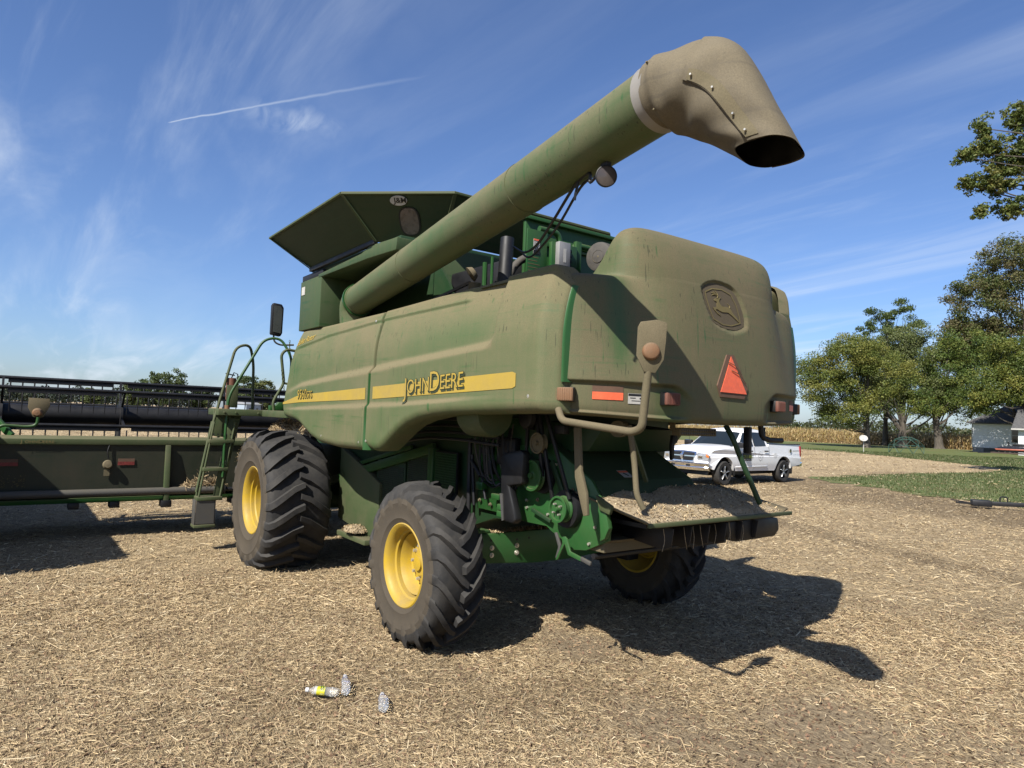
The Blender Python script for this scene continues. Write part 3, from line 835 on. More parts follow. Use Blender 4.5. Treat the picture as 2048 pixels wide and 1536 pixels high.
wheel('rear', -.02, -1.55, -1, .672, .706, .47, .315, 19, -1, .062, .40, -.02)
wheel('rear', -.02, 1.73, 1, .672, .706, .47, .315, 19, -1, .062, .40, -.02)

# ---- side panels
LEDGE = np.array([(-3.6,2.06), (-3.4,2.11), (-3.25,2.15), (-2.82,2.23), (-1.89,2.29), (-.9,2.345), (-.27,2.385), (.58,2.43), (1.0,2.455), (2,2.5)])
RIDGE = np.array([(-3.5,1.965), (-2.95,1.98), (-.9,2.035), (-.24,2.05), (.45,2.08), (1.28,2.12), (2,2.14)])
GROOV = np.array([(-3.2,2.66), (-3.07,2.70), (-2.25,2.795), (-.9,2.85), (.68,2.862), (2,2.862)])
def side_y(x, z):
    y = np.full(np.shape(x), -1.5)
    zl = np.interp(x, LEDGE[:,0], LEDGE[:,1])
    dz = z-zl; dx = 1.17-x
    rr = .13
    dco = np.where((dz < rr) & (dx < rr), rr-np.hypot(rr-dz, rr-dx), np.minimum(dz, dx))
    fade = smooth01(-3.35, -2.3, x)*.75+.25*smooth01(-3.4, -3.1, x)
    y = y + .052*smooth01(-.01, .062, dco)*fade
    z2 = np.interp(x, RIDGE[:,0], RIDGE[:,1])
    y = y - .026*(1-smooth01(-.035, .004, z-z2))*(1-smooth01(.1, 1.4, x))*smooth01(-3.4, -2.6, x)
    zg = np.interp(x, GROOV[:,0], GROOV[:,1])
    y = y - .016*smooth01(-.004, .012, z-zg)*(1-smooth01(.60, .70, x))*smooth01(-3.25, -2.9, x)
    y = y + .11*np.clip((z-2.45)/.5, 0, 1)**2
    return y
def rnd(d, r):
    q = np.clip((r-d)/r, 0, 1)
    return r*(1-np.sqrt(np.clip(1-q*q, 0, 1)))
FB = np.array([(-3.6,1.90), (-3.45,1.87), (-3.3,1.85), (-2.95,1.825), (-2.75,1.79), (-2.55,1.72), (-2.35,1.65), (-2.09,1.60), (-1.6,1.575), (-.9,1.585)])
RB = np.array([(-.95,1.66), (-.82,1.61), (-.70,1.592), (-.60,1.605), (-.50,1.65), (-.38,1.72), (-.25,1.79), (-.1,1.855), (.1,1.905), (.35,1.94), (.62,1.96), (1.2,1.98), (1.95,2.0)])
def panel_grid(x0f, x1, bot, top, nu, nv, rads, s=1, back=.14):
    rf, rg_, rb, rt_ = rads
    u = np.linspace(0, 1, nu); u = u + .0*u
    t = np.linspace(0, 1, nv)
    # denser near the edges
    u = -.5*np.cos(np.pi*u)*.62 + (u-.5)*.38; u = (u-u[0])/(u[-1]-u[0])
    t = .5-.5*np.cos(np.pi*t)*.5 + (t-.5)*.5; t = (t-t[0])/(t[-1]-t[0])
    U, T = np.meshgrid(u, t, indexing='ij')
    xf = x0f(T); X = xf + (x1-xf)*U
    zb = np.interp(X, bot[:,0], bot[:,1]); zt = np.interp(X, top[:,0], top[:,1])
    Z = zb+(zt-zb)*T
    Y = side_y(X, Z)
    ch = 1.2*.014*np.log1p(np.exp(np.clip((X-1.70)/.014, -30, 30))) if x1 > 0 else 0*X
    Y = Y + np.maximum.reduce([rnd(X-xf, rf), rnd(x1-X, rg_), rnd(Z-zb, rb), rnd(zt-Z, rt_)]) + ch
    P = np.stack([X, Y, Z], -1)
    # return flange all round
    def fl(row, k): q = row.copy(); q[:, 1] += back; return q
    P = np.concatenate([fl(P[:1].reshape(-1,3), 0)[None], P, fl(P[-1:].reshape(-1,3), 0)[None]], 0)
    a = P[:, :1].copy(); a[:, :, 1] += back; b = P[:, -1:].copy(); b[:, :, 1] += back
    P = np.concatenate([a, P, b], 1)
    P[:, :, 1] *= s
    return P
def rub(o, s):
    n = len(o.data.vertices); c = np.zeros(n*3, np.float32); o.data.vertices.foreach_get('co', c); c = c.reshape(-1, 3)
    x, z = c[:, 0], c[:, 2]
    w_ = 1.1*np.exp(-((x+1.0)/.10)**2)*smooth01(1.95, 1.6, z) + .8*np.exp(-((x+.72)/.12)**2)*smooth01(1.85, 1.62, z)
    zl = np.interp(x, LEDGE[:,0], LEDGE[:,1])
    w_ += .9*np.exp(-((z-zl-.17)/.13)**2)*smooth01(-.6, .6, x)*smooth01(1.17, .9, x) + .45*smooth01(1.95, 1.75, z)*(x > -.3)
    w_ += .35*smooth01(-1.9, -3.2, x)
    w_ -= .9*np.exp(-((z-zl-.012)/.03)**2)*smooth01(-3.2, -2.6, x)*(x < 1.15)
    z2 = np.interp(x, RIDGE[:,0], RIDGE[:,1]); w_ -= .6*np.exp(-((z-z2+.006)/.018)**2)*smooth01(.9, .2, x)
    w_ = np.clip(w_, -1, 1.2)
    a = o.data.color_attributes.new('tint', 'FLOAT_COLOR', 'POINT'); a.data.foreach_set('color', np.c_[w_, w_, w_, np.ones(n)].astype(np.float32).ravel())
RT_R = np.array([(-.95,2.955), (.8,3.0), (1.1,3.09), (1.35,3.21), (1.5,3.25), (1.6,3.25), (1.68,3.20), (1.74,3.10), (1.80,2.95)])
FT = np.array([(-3.5,2.935), (-3.1,2.935), (-.9,2.95)]); RT = np.array([(-.95,2.955), (1.3,3.0), (1.66,3.005), (1.695,3.0), (1.72,2.97), (1.80,2.86)])
for s in (1, -1):
    MB().grid(panel_grid(lambda T: -3.44+.30*np.clip((T-.12)/.88, 0, 1)+.06*np.clip(1-T/.12, 0, 1), -.945, FB, FT, 110, 90, (.07, .02, .08, .035), s)).build('front_side_shield', MT['panel'], CH, smooth=60); rub(COL.objects[-1], s)
    MB().grid(panel_grid(lambda T: -.905+0*T, 1.795, RB, RT if s > 0 else RT_R, 170, 90, (.05, .02, .08, .03), s)).build('rear_side_shield', MT['panel'], CH, smooth=60); rub(COL.objects[-1], s)
    # clean green edge where the two shields meet
    z = np.linspace(1.59, 2.33, 60)
    y0 = side_y(np.full(60, -.95), z)+.012
    wdt = .03+.05*smooth01(2.0, 1.6, z)
    P = np.stack([np.stack([np.full(60, -.9425), y0, z], -1), np.stack([-.9425+wdt*.55, y0+.05, z], -1), np.stack([-.935+wdt*.6, y0+.14, z], -1)], 0)
    P[:, :, 1] *= s
    MB().grid(P).build('shield_edge', MT['clean'], CH, smooth=60)

# ---- rear hood
# z, centre x, dome half width, dome rear x, shoulder half width, shoulder rear x
HL = np.array([(1.955,1.45,.96,2.04,1.36,2.035), (1.965,1.45,.98,2.08,1.40,2.07), (1.99,1.45,1.0,2.10,1.425,2.09), (2.05,1.45,1.02,2.108,1.44,2.095), (2.19,1.45,1.04,2.112,1.445,2.09), (2.24,1.45,1.04,2.112,1.45,2.085),
    (2.36,1.45,1.03,2.108,1.45,2.05), (2.50,1.45,1.01,2.098,1.447,2.01), (2.66,1.45,.985,2.083,1.442,1.97), (2.80,1.45,.96,2.065,1.435,1.935), (2.88,1.45,.945,2.053,1.415,1.92), (2.93,1.46,.935,2.044,1.375,1.905),
    (2.955,1.47,.93,2.04,1.30,1.89), (2.968,1.49,.925,2.037,1.18,1.86), (2.978,1.51,.922,2.034,1.02,1.82), (3.0,1.54,.915,2.03,.80,1.85), (3.06,1.60,.905,2.018,.6,1.8), (3.13,1.65,.895,1.998,.5,1.8), (3.20,1.69,.885,1.972,.5,1.8), (3.26,1.72,.868,1.942,.5,1.8), (3.31,1.74,.835,1.905,.5,1.8), (3.345,1.75,.78,1.865,.4,1.78), (3.366,1.755,.69,1.82,.3,1.77), (3.374,1.757,.56,1.785,.2,1.765)])
NZ = 210
zi = np.interp(np.linspace(0, 1, NZ), np.linspace(0, 1, len(HL)), np.arange(len(HL)))
HS = np.stack([np.interp(zi, np.arange(len(HL)), HL[:, k]) for k in range(6)], -1)
for _ in range(14): HS[1:-1] = .25*HS[:-2]+.5*HS[1:-1]+.25*HS[2:]
def recess(y, z):
    ay = np.abs(y)
    # a shallow step for the lights low on each corner, ending in a rounded nose
    zt = 2.215 - .10*smooth01(.62, .40, ay)
    return .055*smooth01(.40, .60, ay)*(1-smooth01(zt-.02, zt+.008, z))*smooth01(1.97, 2.0, z)
EP = np.array([(-.266,2.955),(-.216,2.99),(-.145,3.015),(-.061,3.025),(.014,3.02),(.135,2.985),(.176,2.945),(.206,2.885),(.231,2.82),(.240,2.78),(.229,2.711),(.179,2.685),(.114,2.666),(-.027,2.666),(-.101,2.681),(-.169,2.706),(-.202,2.761),(-.229,2.81),(-.254,2.88),(-.264,2.92)])
EC = EP.mean(0)
def emblem_ratio(y, z):
    a = np.arctan2(EP[:,1]-EC[1], EP[:,0]-EC[0]); r_ = np.hypot(EP[:,0]-EC[0], EP[:,1]-EC[1])
    o_ = np.argsort(a); a = a[o_]; r_ = r_[o_]
    a = np.r_[a-2*np.pi, a, a+2*np.pi]; r_ = np.r_[r_, r_, r_]
    return np.hypot(y-EC[0], z-EC[1])/np.interp(np.arctan2(z-EC[1], y-EC[0]), a, r_)
t_ = np.linspace(-math.pi/2, math.pi/2, 281)
P = np.zeros((NZ, len(t_), 3)); wipe = np.zeros((NZ, len(t_)))
for i, (z, xc, wd_, xd, ws_, xs_) in enumerate(HS):
    phi = np.arctan2(np.sin(t_)*1.45, np.cos(t_)*.62)
    def rad_(ax, ay, n_): return 1/((np.abs(np.cos(phi))/max(ax, .01))**n_+(np.abs(np.sin(phi))/ay)**n_)**(1/n_)
    rd = rad_(xd-xc, wd_, 3.7); rs = rad_(xs_-xc, ws_, 2.8+.9*float(smooth01(2.2, 2.9, z)))
    pw = 22; rr_ = (rd**pw+rs**pw)**(1/pw)
    y = rr_*np.sin(phi); x = xc+rr_*np.cos(phi)
    rc = recess(y, z)*np.ones_like(y)
    zz = z+.045*(np.abs(y)/1.45)**2*float(smooth01(2.1, 1.95, z))
    pan = .020*smooth01(1.06, .955, emblem_ratio(y, zz))*(np.abs(y) < .4)
    nx_ = np.cos(phi)
    P[i, :, 0] = x-rc*np.maximum(nx_, .25)-pan; P[i, :, 1] = y*(1-.03*(rc/.055)*(1-nx_)); P[i, :, 2] = zz
    wipe[i] = (y < 0)*np.exp(-((np.abs(y)-(1.0-.05*(z-2.6)))/.085)**2)*smooth01(2.2, 2.45, z)*(1-smooth01(3.2, 3.36, z)) + (y < 0)*.8*np.exp(-((np.abs(y)-.62)/.16)**2)*(1-smooth01(2.16, 2.22, z))
def hood_x(y, z):
    y, z = np.broadcast_arrays(np.asarray(y, float), np.asarray(z, float)); out = np.zeros(y.shape)
    for idx_ in np.ndindex(*y.shape) if y.shape else [()]:
        zz = float(z[idx_]); yy = float(y[idx_])
        k = int(np.clip(np.searchsorted(HS[:,0], zz)-1, 0, NZ-2)); f_ = float(np.clip((zz-HS[k,0])/(HS[k+1,0]-HS[k,0]+1e-9), 0, 1))
        out[idx_] = np.interp(yy, P[k,:,1], P[k,:,0])*(1-f_)+np.interp(yy, P[k+1,:,1], P[k+1,:,0])*f_
    return out if y.shape else float(out)
hood = MB().grid(P).build('rear_hood', MT['hood'], CH, smooth=50)
a_ = hood.data.color_attributes.new('tint', 'FLOAT_COLOR', 'POINT')
wv = np.clip(wipe, 0, 1).reshape(-1); a_.data.foreach_set('color', np.c_[wv, wv, wv, np.ones(len(wv))].astype(np.float32).ravel())
P2 = P[:int(NZ*.62)].copy(); P2[:, :, 0] -= .04; P2[:, :, 1] *= .975
MB().grid(P2[::3, ::3]).build('hood_liner', MT['black'], CH, smooth=70)
# clean green return of the shield beside the hood
for s in (-1, 1):
    z = np.linspace(2.20, 2.85, 30); lean_ = .11*np.clip((z-2.45)/.5, 0, 1)**2
    P_ = np.stack([np.stack([np.full(30, x_), s*(y_-lean_), z], -1) for x_, y_ in ((1.797, 1.384), (1.804, 1.378), (1.808, 1.366), (1.809, 1.28))], 0)
    MB().grid(P_).build('hood_edge', MT['clean'], CH, smooth=60)

def hood_decal(poly, off, name, mat, parent, thick=.004, fan=True):
    """flat print laid on the hood; poly in (y,z)"""
    tr = tessellate_polygon([[Vector((a, b, 0)) for a, b in poly]])
    n = len(poly); A_ = np.array(poly)
    xs_ = hood_x(A_[:,0], A_[:,1])
    V = [(xs_[i]+off, *poly[i]) for i in range(n)] + [(xs_[i]+off-thick, *poly[i]) for i in range(n)]
    fs = [tuple(t) for t in tr] + [(i, (i+1) % n, (i+1) % n+n, i+n) for i in range(n)]
    return MB().add(V, fs).build(name, mat, parent, smooth=0)
def ringpoly(poly, k):
    c = np.mean(poly, 0); return [tuple(c+(np.array(q)-c)*k) for q in poly]
# emblem: raised frame, sunk plate, pale outline and leaping deer
def dense(poly, m=4):
    out = []
    for a, b in zip(poly, list(poly[1:])+[poly[0]]):
        for t in range(m): out.append((a[0]+(b[0]-a[0])*t/m, a[1]+(b[1]-a[1])*t/m))
    return out
def band(poly, k0, k1, o0, o1, name, mat, parent):
    A_ = np.array(dense(poly, 3)); c = A_.mean(0); n = len(A_)
    rows = []
    for k, o in ((k0, o0), (k1, o1)):
        q = c+(A_-c)*k; rows.append(np.c_[hood_x(q[:,0], q[:,1])+o, q])
    V = np.concatenate(rows); fs = [(i, (i+1) % n, (i+1) % n+n, i+n) for i in range(n)]
    return MB().add(V, fs).build(name, mat, parent, smooth=0)
m = dusty('emblem_plate', (0.05, 0.052, 0.03), (0.15, 0.115, 0.07), amt=.75, var=.3, streak=0, rough=.7, scale=3)
def hood_disc(poly, off, name, mat, parent):
    A_ = np.array(dense(poly, 2)); c = A_.mean(0); rows = []
    for k in (1.0, .85, .7, .5, .3, .02):
        q = c+(A_-c)*k; q = np.r_[q, q[:1]]; rows.append(np.c_[hood_x(q[:,0], q[:,1])+off, q])
    return MB().grid(np.array(rows)).build(name, mat, parent, smooth=60)
fr = hood_disc(ringpoly(list(map(tuple, EP)), .945), .003, 'emblem', m, CH)
RG = [(-.23,2.935), (-.143,2.972), (-.017,2.982), (.092,2.955), (.145,2.878), (.176,2.773), (.178,2.732), (.058,2.699), (-.049,2.697), (-.16,2.73), (-.198,2.801), (-.227,2.885)]
band(RG, .985, .925, .007, .007, 'emblem_outline', MT['decal_dim'], fr)
DEER = [(-.131,2.881),(-.106,2.896),(-.08,2.897),(-.041,2.909),(-.062,2.893),(-.068,2.876),(-.063,2.857),(-.038,2.842),(.02,2.845),(.058,2.84),(.07,2.825),(.087,2.803),(.126,2.777),(.164,2.736),(.11,2.764),(.066,2.787),(.027,2.803),(-.042,2.798),(-.079,2.806),(-.101,2.814),(-.124,2.808),(-.094,2.785),(-.062,2.764),(-.105,2.781),(-.137,2.803),(-.152,2.819),(-.101,2.832),(-.099,2.848),(-.095,2.869),(-.127,2.875)]
dr_ = hood_decal(DEER, .008, 'leaping_deer', MT['decal_dim'], fr)
for pts in ([(-.083,2.90),(-.077,2.93),(-.101,2.957)], [(-.081,2.922),(-.105,2.93),(-.127,2.948)], [(-.084,2.92),(-.12,2.922),(-.151,2.911)], [(-.105,2.925),(-.129,2.931),(-.152,2.931)], [(.053,2.84),(.055,2.857),(.032,2.874)]):
    A_ = np.array(pts)
    tube(spline([(float(hood_x(a, b))+.004, a, b) for a, b in A_], 4), [.006, .006, .006, .006, .005, .005, .004, .003, .002], 'antler', MT['decal_dim'], fr, 5)
# slow-vehicle triangle
smv = hood_decal(dense([(-.055,2.475), (.030,2.478), (.180,2.235), (.135,2.155), (-.150,2.16), (-.186,2.24)], 3), .010, 'slow_vehicle_triangle', MT['red_dusty'], CH, .012)
hood_decal(dense([(-.013,2.465), (.158,2.192), (-.156,2.195)], 3), .015, 'orange_centre', MT['red'], smv, .003)
for a, b in (((-.06,2.42), (.10,2.335)), ((-.02,2.36), (.15,2.27))):
    MB().sweep([(float(hood_x(*a))+.02, *a), (float(hood_x((a[0]+b[0])/2, (a[1]+b[1])/2+.02))+.025, (a[0]+b[0])/2, (a[1]+b[1])/2+.02), (float(hood_x(*b))+.02, *b)], .003, 5).build('stuck_straw', MT['tan'], smv)
# lamps, reflective tape and sticker low on the hood
def hood_frame(y, z):
    x = float(hood_x(y, z)); e = .03
    t = Vector((float(hood_x(y+e, z))-float(hood_x(y-e, z)), 2*e, 0)).normalized()
    n_ = Vector((t.y, -t.x, 0)); return Vector((x, y, z)), t, n_
def lamp(y, z, wd, ht, mat, name):
    c, t, n_ = hood_frame(y, z)
    rot = Matrix((t, n_, Vector((0,0,1)))).transposed()
    b = MB().obox(c+n_*.022, (wd, .05, ht), rot).build(name, MT['black'], CH, smooth=30, bevel=.006)
    MB().obox(c+n_*.052, (wd*.96, .035, ht*.94), rot).build('lens', mat, b, smooth=30, bevel=.008)
    rib = MB()
    for k in range(9):
        rib.obox(c+n_*.0705+t*(wd*.8*(k/8-.5)), (wd*.03, .004, ht*.8), rot)
    rib.build('lens_rib', mat, b, smooth=0)
    return b
for s in (-1, 1):
    lamp(s*1.325, 2.12, .15, .095, MT['amber'], 'turn_signal')
    lamp(s*.64, 2.12, .13, .09, MT['redlens'], 'tail_light')
def hood_patch(y0, y1, z0, z1, off, mat, name, parent=CH, nx_=8):
    Y, Z = np.meshgrid(np.linspace(y0, y1, nx_), np.linspace(z0, z1, 3), indexing='ij')
    return MB().grid(np.stack([hood_x(Y, Z)+off, Y, Z], -1)).build(name, mat, parent, smooth=60)
for s in (-1, 1):
    a = hood_patch(s*1.19, s*.99, 2.145, 2.185, .004, MT['red_dusty'], 'reflective_tape')
    hood_patch(s*1.19, s*.99, 2.095, 2.145, .005, MT['red'], 'red_strip', a)
st = hood_patch(-.955, -.80, 2.075, 2.145, .004, MT['white_label'], 'sticker')
hood_patch(-.953, -.802, 2.128, 2.143, .0055, MT['black'], 'sticker_header', st)
hood_patch(-.93, -.83, 2.094, 2.098, .0055, MT['black'], 'print_line', st, 4)
hood_patch(-.94, -.90, 2.112, 2.117, .0055, MT['black'], 'print_line', st, 4)
hood_patch(-.87, -.84, 2.108, 2.118, .0055, MT['black'], 'print_line', st, 4)
# bed under the hood, black to hold the shade there
MB().box(1.0, 1.85, -.95, .95, 1.985, 2.02).build('hood_floor', MT['black_metal'], CH, bevel=.01)
MB().prism([(.84,2.9), (1.37,2.9), (1.37,3.12), (1.30,3.20), (.84,3.20)], 'x', 1.15, 1.66).build('right_shoulder', MT['hood'], CH, bevel=.05, seg=4)
MB().box(.9, 1.5, -1.2, -1.0, 2.0, 2.9).box(.9, 1.5, 1.0, 1.2, 2.0, 2.9).build('inner_frame', MT['dark_green'], CH, bevel=.01)

# fasteners along the shields
for x_, z_ in ((-1.02,1.66), (-.86,1.68), (-3.2,2.62), (-1.04,2.86), (1.60,2.10), (-2.0,1.68)):
    y_ = float(side_y(np.array(x_), np.array(z_)))
    MB().lathe([(0,.006), (.012,.005), (.014,0)], (x_, y_+.004, z_), (0,-1,0), 10).build('shield_fastener', MT['zinc'], CH)

# ---- decals on the left shields
def side_print(V2, F, x, z, slope, off, name, mat, parent=CH, s=1):
    X = x+V2[:, 0]; Z = z+V2[:, 1]+slope*V2[:, 0]
    Y = side_y(X, Z)-off
    return MB().add(np.stack([X, Y, Z], -1), F).build(name, mat, parent, smooth=0, fix=False)
def stripe(xa, xb, zt, zb, name, n=60, off=.004):
    X = np.linspace(xa, xb, n); rows = []
    for k in range(4):
        Z = np.interp(X, *zip(*zb))+(np.interp(X, *zip(*zt))-np.interp(X, *zip(*zb)))*k/3
        rows.append(np.stack([X, side_y(X, Z)-off, Z], -1))
    return MB().grid(np.array(rows)).build(name, MT['decal'], CH, smooth=60)
ST = [(-3.39,2.04), (-2.8,2.13), (-.93,2.192), (-.78,2.198), (1.44,2.27), (1.46,2.258)]; SB = [(-3.39,2.015), (-2.8,2.042), (-.93,2.078), (-.78,2.082), (1.44,2.155), (1.46,2.168)]
stripe(-3.39, -.965, ST, SB, 'yellow_stripe'); stripe(-.80, 1.46, ST, SB, 'yellow_stripe')
def lettering(items, x, z, slope, name, parent=CH, k=1.0):
    """items: (text, size, drop) set one after the other"""
    for j, (dx, dz, off, mat, bold, nm) in enumerate(((.014*k, -.016*k, .0065, MT['decal_dark'], .0035, 'letter_shadow'), (0, 0, .0085, MT['decal_dark'], .0042, 'letter_edge'), (0, 0, .0105, MT['decal'], -.0005, name))):
        mb = MB(); ox = 0.0
        for s_, size, drop in items:
            V0, F = text_poly(s_, size, 0); lo, hi = V0[:, 0].min(), V0[:, 0].max()
            V2, F = text_poly(s_, size, bold*k)
            X = x+ox+dx+V2[:, 0]-lo; Z = z+dz+drop+V2[:, 1]+slope*(ox+V2[:, 0]-lo)
            mb.add(np.stack([X, side_y(X, Z)-off, Z], -1), F)
            ox += hi-lo+.018*k
        o = mb.build(nm, mat, parent, smooth=0, fix=False); o['kind'] = 'stuff' if False else ''
        del o['kind']
lettering([('J', .225, -.02), ('OHN', .170, 0), ('D', .235, -.005), ('EERE', .170, 0)], -.17, 2.125, .052, 'maker_lettering')
lettering([('9560', .155, 0), ('STS', .115, 0)], -2.86, 2.083, .028, 'model_lettering', k=.62)
V2, F = text_poly('Bullet Rotor', .105, .001, .25, .95)
side_print(V2, F, -3.13, 2.735, .12, .0045, 'rotor_lettering', MT['decal'])

# ---- grain tank and its flared extension
TK = MB()
TK.box(-3.0, -.62, -.98, .98, 2.0, 3.62)
TK.build('grain_tank', MT['tank'], CH, bevel=.015)
MB().box(-3.22, -2.53, -1.415, -.95, 2.93, 3.545).build('tank_side_box', MT['tank'], CH, bevel=.012)
MB().box(-3.215, -2.535, -1.40, .98, 3.545, 3.62).build('tank_cross_member', MT['black_metal'], CH, bevel=.01)
MB().box(-3.16, -3.05, -1.421, -1.416, 3.37, 3.47).build('side_label', MT['white_label'], CH, smooth=0)
# overhanging ledge over the auger recess
MB().prism([(-2.62,3.52), (-1.25,3.52), (-.62,3.50), (-.60,3.62), (-1.2,3.645), (-1.42,3.60), (-2.62,3.56)], 'y', -1.42, -.95).build('tank_ledge', MT['tank'], CH, bevel=.008)
MB().box(-2.53, -.62, -1.0, -.975, 2.6, 3.55).build('recess_sheet', MT['dark_green'], CH)
MB().bar((-2.9, -1.41, 3.655), (-1.09, -1.41, 3.665), .05, .05).build('hinge_rail', MT['black_metal'], CH, bevel=.008)
MB().box(-3.0, -.65, -1.36, 1.36, 3.60, 3.66).build('tank_collar', MT['dark_green'], CH, bevel=.01)
BASE = [(-2.88,-1.40), (-1.09,-1.40), (-.62,-.92), (-.62,.92), (-1.09,1.40), (-2.88,1.40), (-3.1,1.1), (-3.1,-1.1)]
TOP = [(-3.30,-1.80), (-1.03,-1.82), (-.26,-1.01), (-.26,1.01), (-1.03,1.82), (-3.30,1.80), (-3.62,1.35), (-3.62,-1.35)]
for i in range(8):
    j = (i+1) % 8
    b0, b1 = Vector((*BASE[i], 3.66)), Vector((*BASE[j], 3.66)); t0, t1 = Vector((*TOP[i], 4.05)), Vector((*TOP[j], 4.05))
    nrm = (b1-b0).cross(t0-b0).normalized()
    ex = MB()
    ex.add([b0, b1, t1, t0, b0-nrm*.012, b1-nrm*.012, t1-nrm*.012, t0-nrm*.012], [(0,1,2,3), (7,6,5,4), (0,4,5,1), (1,5,6,2), (2,6,7,3), (3,7,4,0)])
    pn = ex.build('extension_panel', MT['ext'], CH, smooth=0)
    MB().sweep([t0, t1], .018, 6).build('rim_tube', MT['olive'], pn)
    MB().bar(b0.lerp(t0, .03)+nrm*.01, t0+nrm*.006, .035, .012).build('corner_strip', MT['olive'], pn)
# badge and sight glass on the rear left chamfer panel
b0, b1 = Vector((*BASE[1], 3.66)), Vector((*BASE[2], 3.66)); t0, t1 = Vector((*TOP[1], 4.05)), Vector((*TOP[2], 4.05))
cu_ = (t1-t0).normalized(); cn = (b1-b0).cross(t0-b0).normalized()
cv = cn.cross(cu_); cv = cv if cv.z > 0 else -cv
if cn.y > 0: cn = -cn
cc = b0.lerp(b1, .5).lerp(t0.lerp(t1, .5), .5)
def oval(c, a, b_, off, name, mat, parent, n=28, squar=2.0):
    vs = []
    for k in range(n):
        t = 2*math.pi*k/n
        q = c+cu_*(math.copysign(abs(math.cos(t))**(2/squar), math.cos(t))*a)+cv*(math.copysign(abs(math.sin(t))**(2/squar), math.sin(t))*b_)+cn*off
        vs.append(q)
    vs += [q-cn*.008 for q in vs]
    return MB().add(vs, [tuple(range(n))]+[(i, (i+1) % n, (i+1) % n+n, i+n) for i in range(n)]).build(name, mat, parent, smooth=0)
ov = oval(cc+cu_*(-.02)+cv*.185, .085, .05, .012, 'oval_badge', MT['white_label'], CH)
V2, F = text_poly('J&M', .075, .0015)
V2 = V2-V2.mean(0)
MB().add([cc+cu_*(-.02+float(a))+cv*(.185+float(b))+cn*.0145 for a, b in V2], F).build('badge_lettering', MT['black'], ov, smooth=0, fix=False)
gl = oval(cc+cu_*.06-cv*.03, .105, .15, .010, 'sight_glass', MT['black'], CH, squar=2.8)
oval(cc+cu_*.06-cv*.03, .09, .135, .013, 'glass_pane', plain('dusty_pane', (.16,.13,.11), .3, var=.4, scale=14), gl, squar=2.8)

# ---- unloading auger
A0 = Vector((-1.95, -1.20, 3.195)); B0 = Vector((3.0, -1.83, 3.535)); ax_ = (B0-A0).normalized()
def on(t): return A0.lerp(B0, t)
ra = .163
MB().sweep([on(0), on(.33), on(.335), on(1.012)], [ra, ra, ra, ra], 40).build('auger_tube', MT['auger'], CH, smooth=50)
for t in (.335, .74):
    MB().sweep([on(t-.002), on(t+.002)], ra+.004, 40).build('auger_seam', MT['auger'], CH, smooth=30)
el_ = spline([on(.02), on(0), A0-ax_*.10+Vector((0,0,-.06)), A0-ax_*.13+Vector((0,.02,-.25)), A0-ax_*.13+Vector((0,.03,-.6))], 5)
MB().sweep(el_, ra+.006, 28).build('auger_elbow', MT['auger'], CH, smooth=60)
MB().sweep([on(.004), on(.012)], ra+.022, 32).build('auger_flange', MT['green'], CH, smooth=30)
MB().sweep([on(.992), on(1.007)], ra+.005, 40).build('auger_band', MT['band'], CH, smooth=30)
HV = Vector((.956, .292, 0)); LV = Vector((-.292, .956, 0))
RO = [(-.05,3.69), (-.02,3.695), (.06,3.728), (.18,3.742), (.29,3.712), (.385,3.645), (.455,3.53), (.53,3.37), (.59,3.25), (.635,3.155)]
RI = [(-.02,3.36), (.015,3.362), (.07,3.335), (.125,3.312), (.175,3.288), (.225,3.262), (.275,3.232), (.325,3.198), (.36,3.172), (.388,3.150)]
RLAT = [.166, .168, .176, .186, .192, .192, .188, .182, .176, .172]
def dens(L, k=4):
    q = spline([(a[0], a[1], 0) if hasattr(a, '__len__') else (a, 0, 0) for a in L], k); return q
ro, ri, rl = dens(RO), dens(RI), [q.x for q in dens(RLAT)]
def spout_pt(i, th, grow=0.0, dent=True):
    o_, i_ = ro[i], ri[i]; c_ = (o_+i_)/2; a_ = (o_-i_)/2
    cs, sn = math.cos(th), math.sin(th); e_ = 2/(2.05+1.1*smooth01(.3, .95, i/(len(ro)-1)))
    cs = math.copysign(abs(cs)**e_, cs); sn = math.copysign(abs(sn)**e_, sn)
    s_ = c_.x+a_.x*cs*(1+grow/.2); z_ = c_.y+a_.y*cs*(1+grow/.2)
    l_ = rl[i]*sn*(1+grow/.17)
    q = Vector((B0.x, B0.y, 0))+HV*s_+LV*l_; q.z = z_
    t0_ = i/(len(ro)-1); b_ = float(smooth01(.02, .22, t0_))
    if b_ < 1:     # starts as a round sleeve on the tube
        e1 = Vector((-ax_.y, ax_.x, 0)).normalized(); u1 = ax_.cross(e1); u1 = u1 if u1.z > 0 else -u1
        k1 = (ra+.009+grow)
        q = (on(1.004)+ax_*(t0_*.45)+(u1*math.cos(th)+e1*math.sin(th))*k1).lerp(q, b_)
    if dent:   # soft rubber: a few dents near the collar
        t_ = i/(len(ro)-1); k_ = .020*math.exp(-((t_-.30)/.09)**2)*math.exp(-((math.sin(th)+.85)/.35)**2)*(math.cos(th*2.0+.6)) - .022*math.exp(-((t_-.17)/.05)**2)*math.exp(-((math.sin(th)+.8)/.4)**2) + .012*math.exp(-((t_-.42)/.04)**2)*math.exp(-((math.sin(th)+.7)/.4)**2)
        k_ += .005*math.sin(9*t_+3*th)*math.exp(-((t_-.3)/.2)**2) + .0035*math.sin(23*t_-5*th)
        q += LV*k_*1.6
    return q
NR = len(ro); NT = 48
def spout_grid(i0, i1, t0, t1, nt, grow):
    return np.array([[tuple(spout_pt(i, t0+(t1-t0)*k/nt, grow)) for k in range(nt+1)] for i in range(i0, i1)])
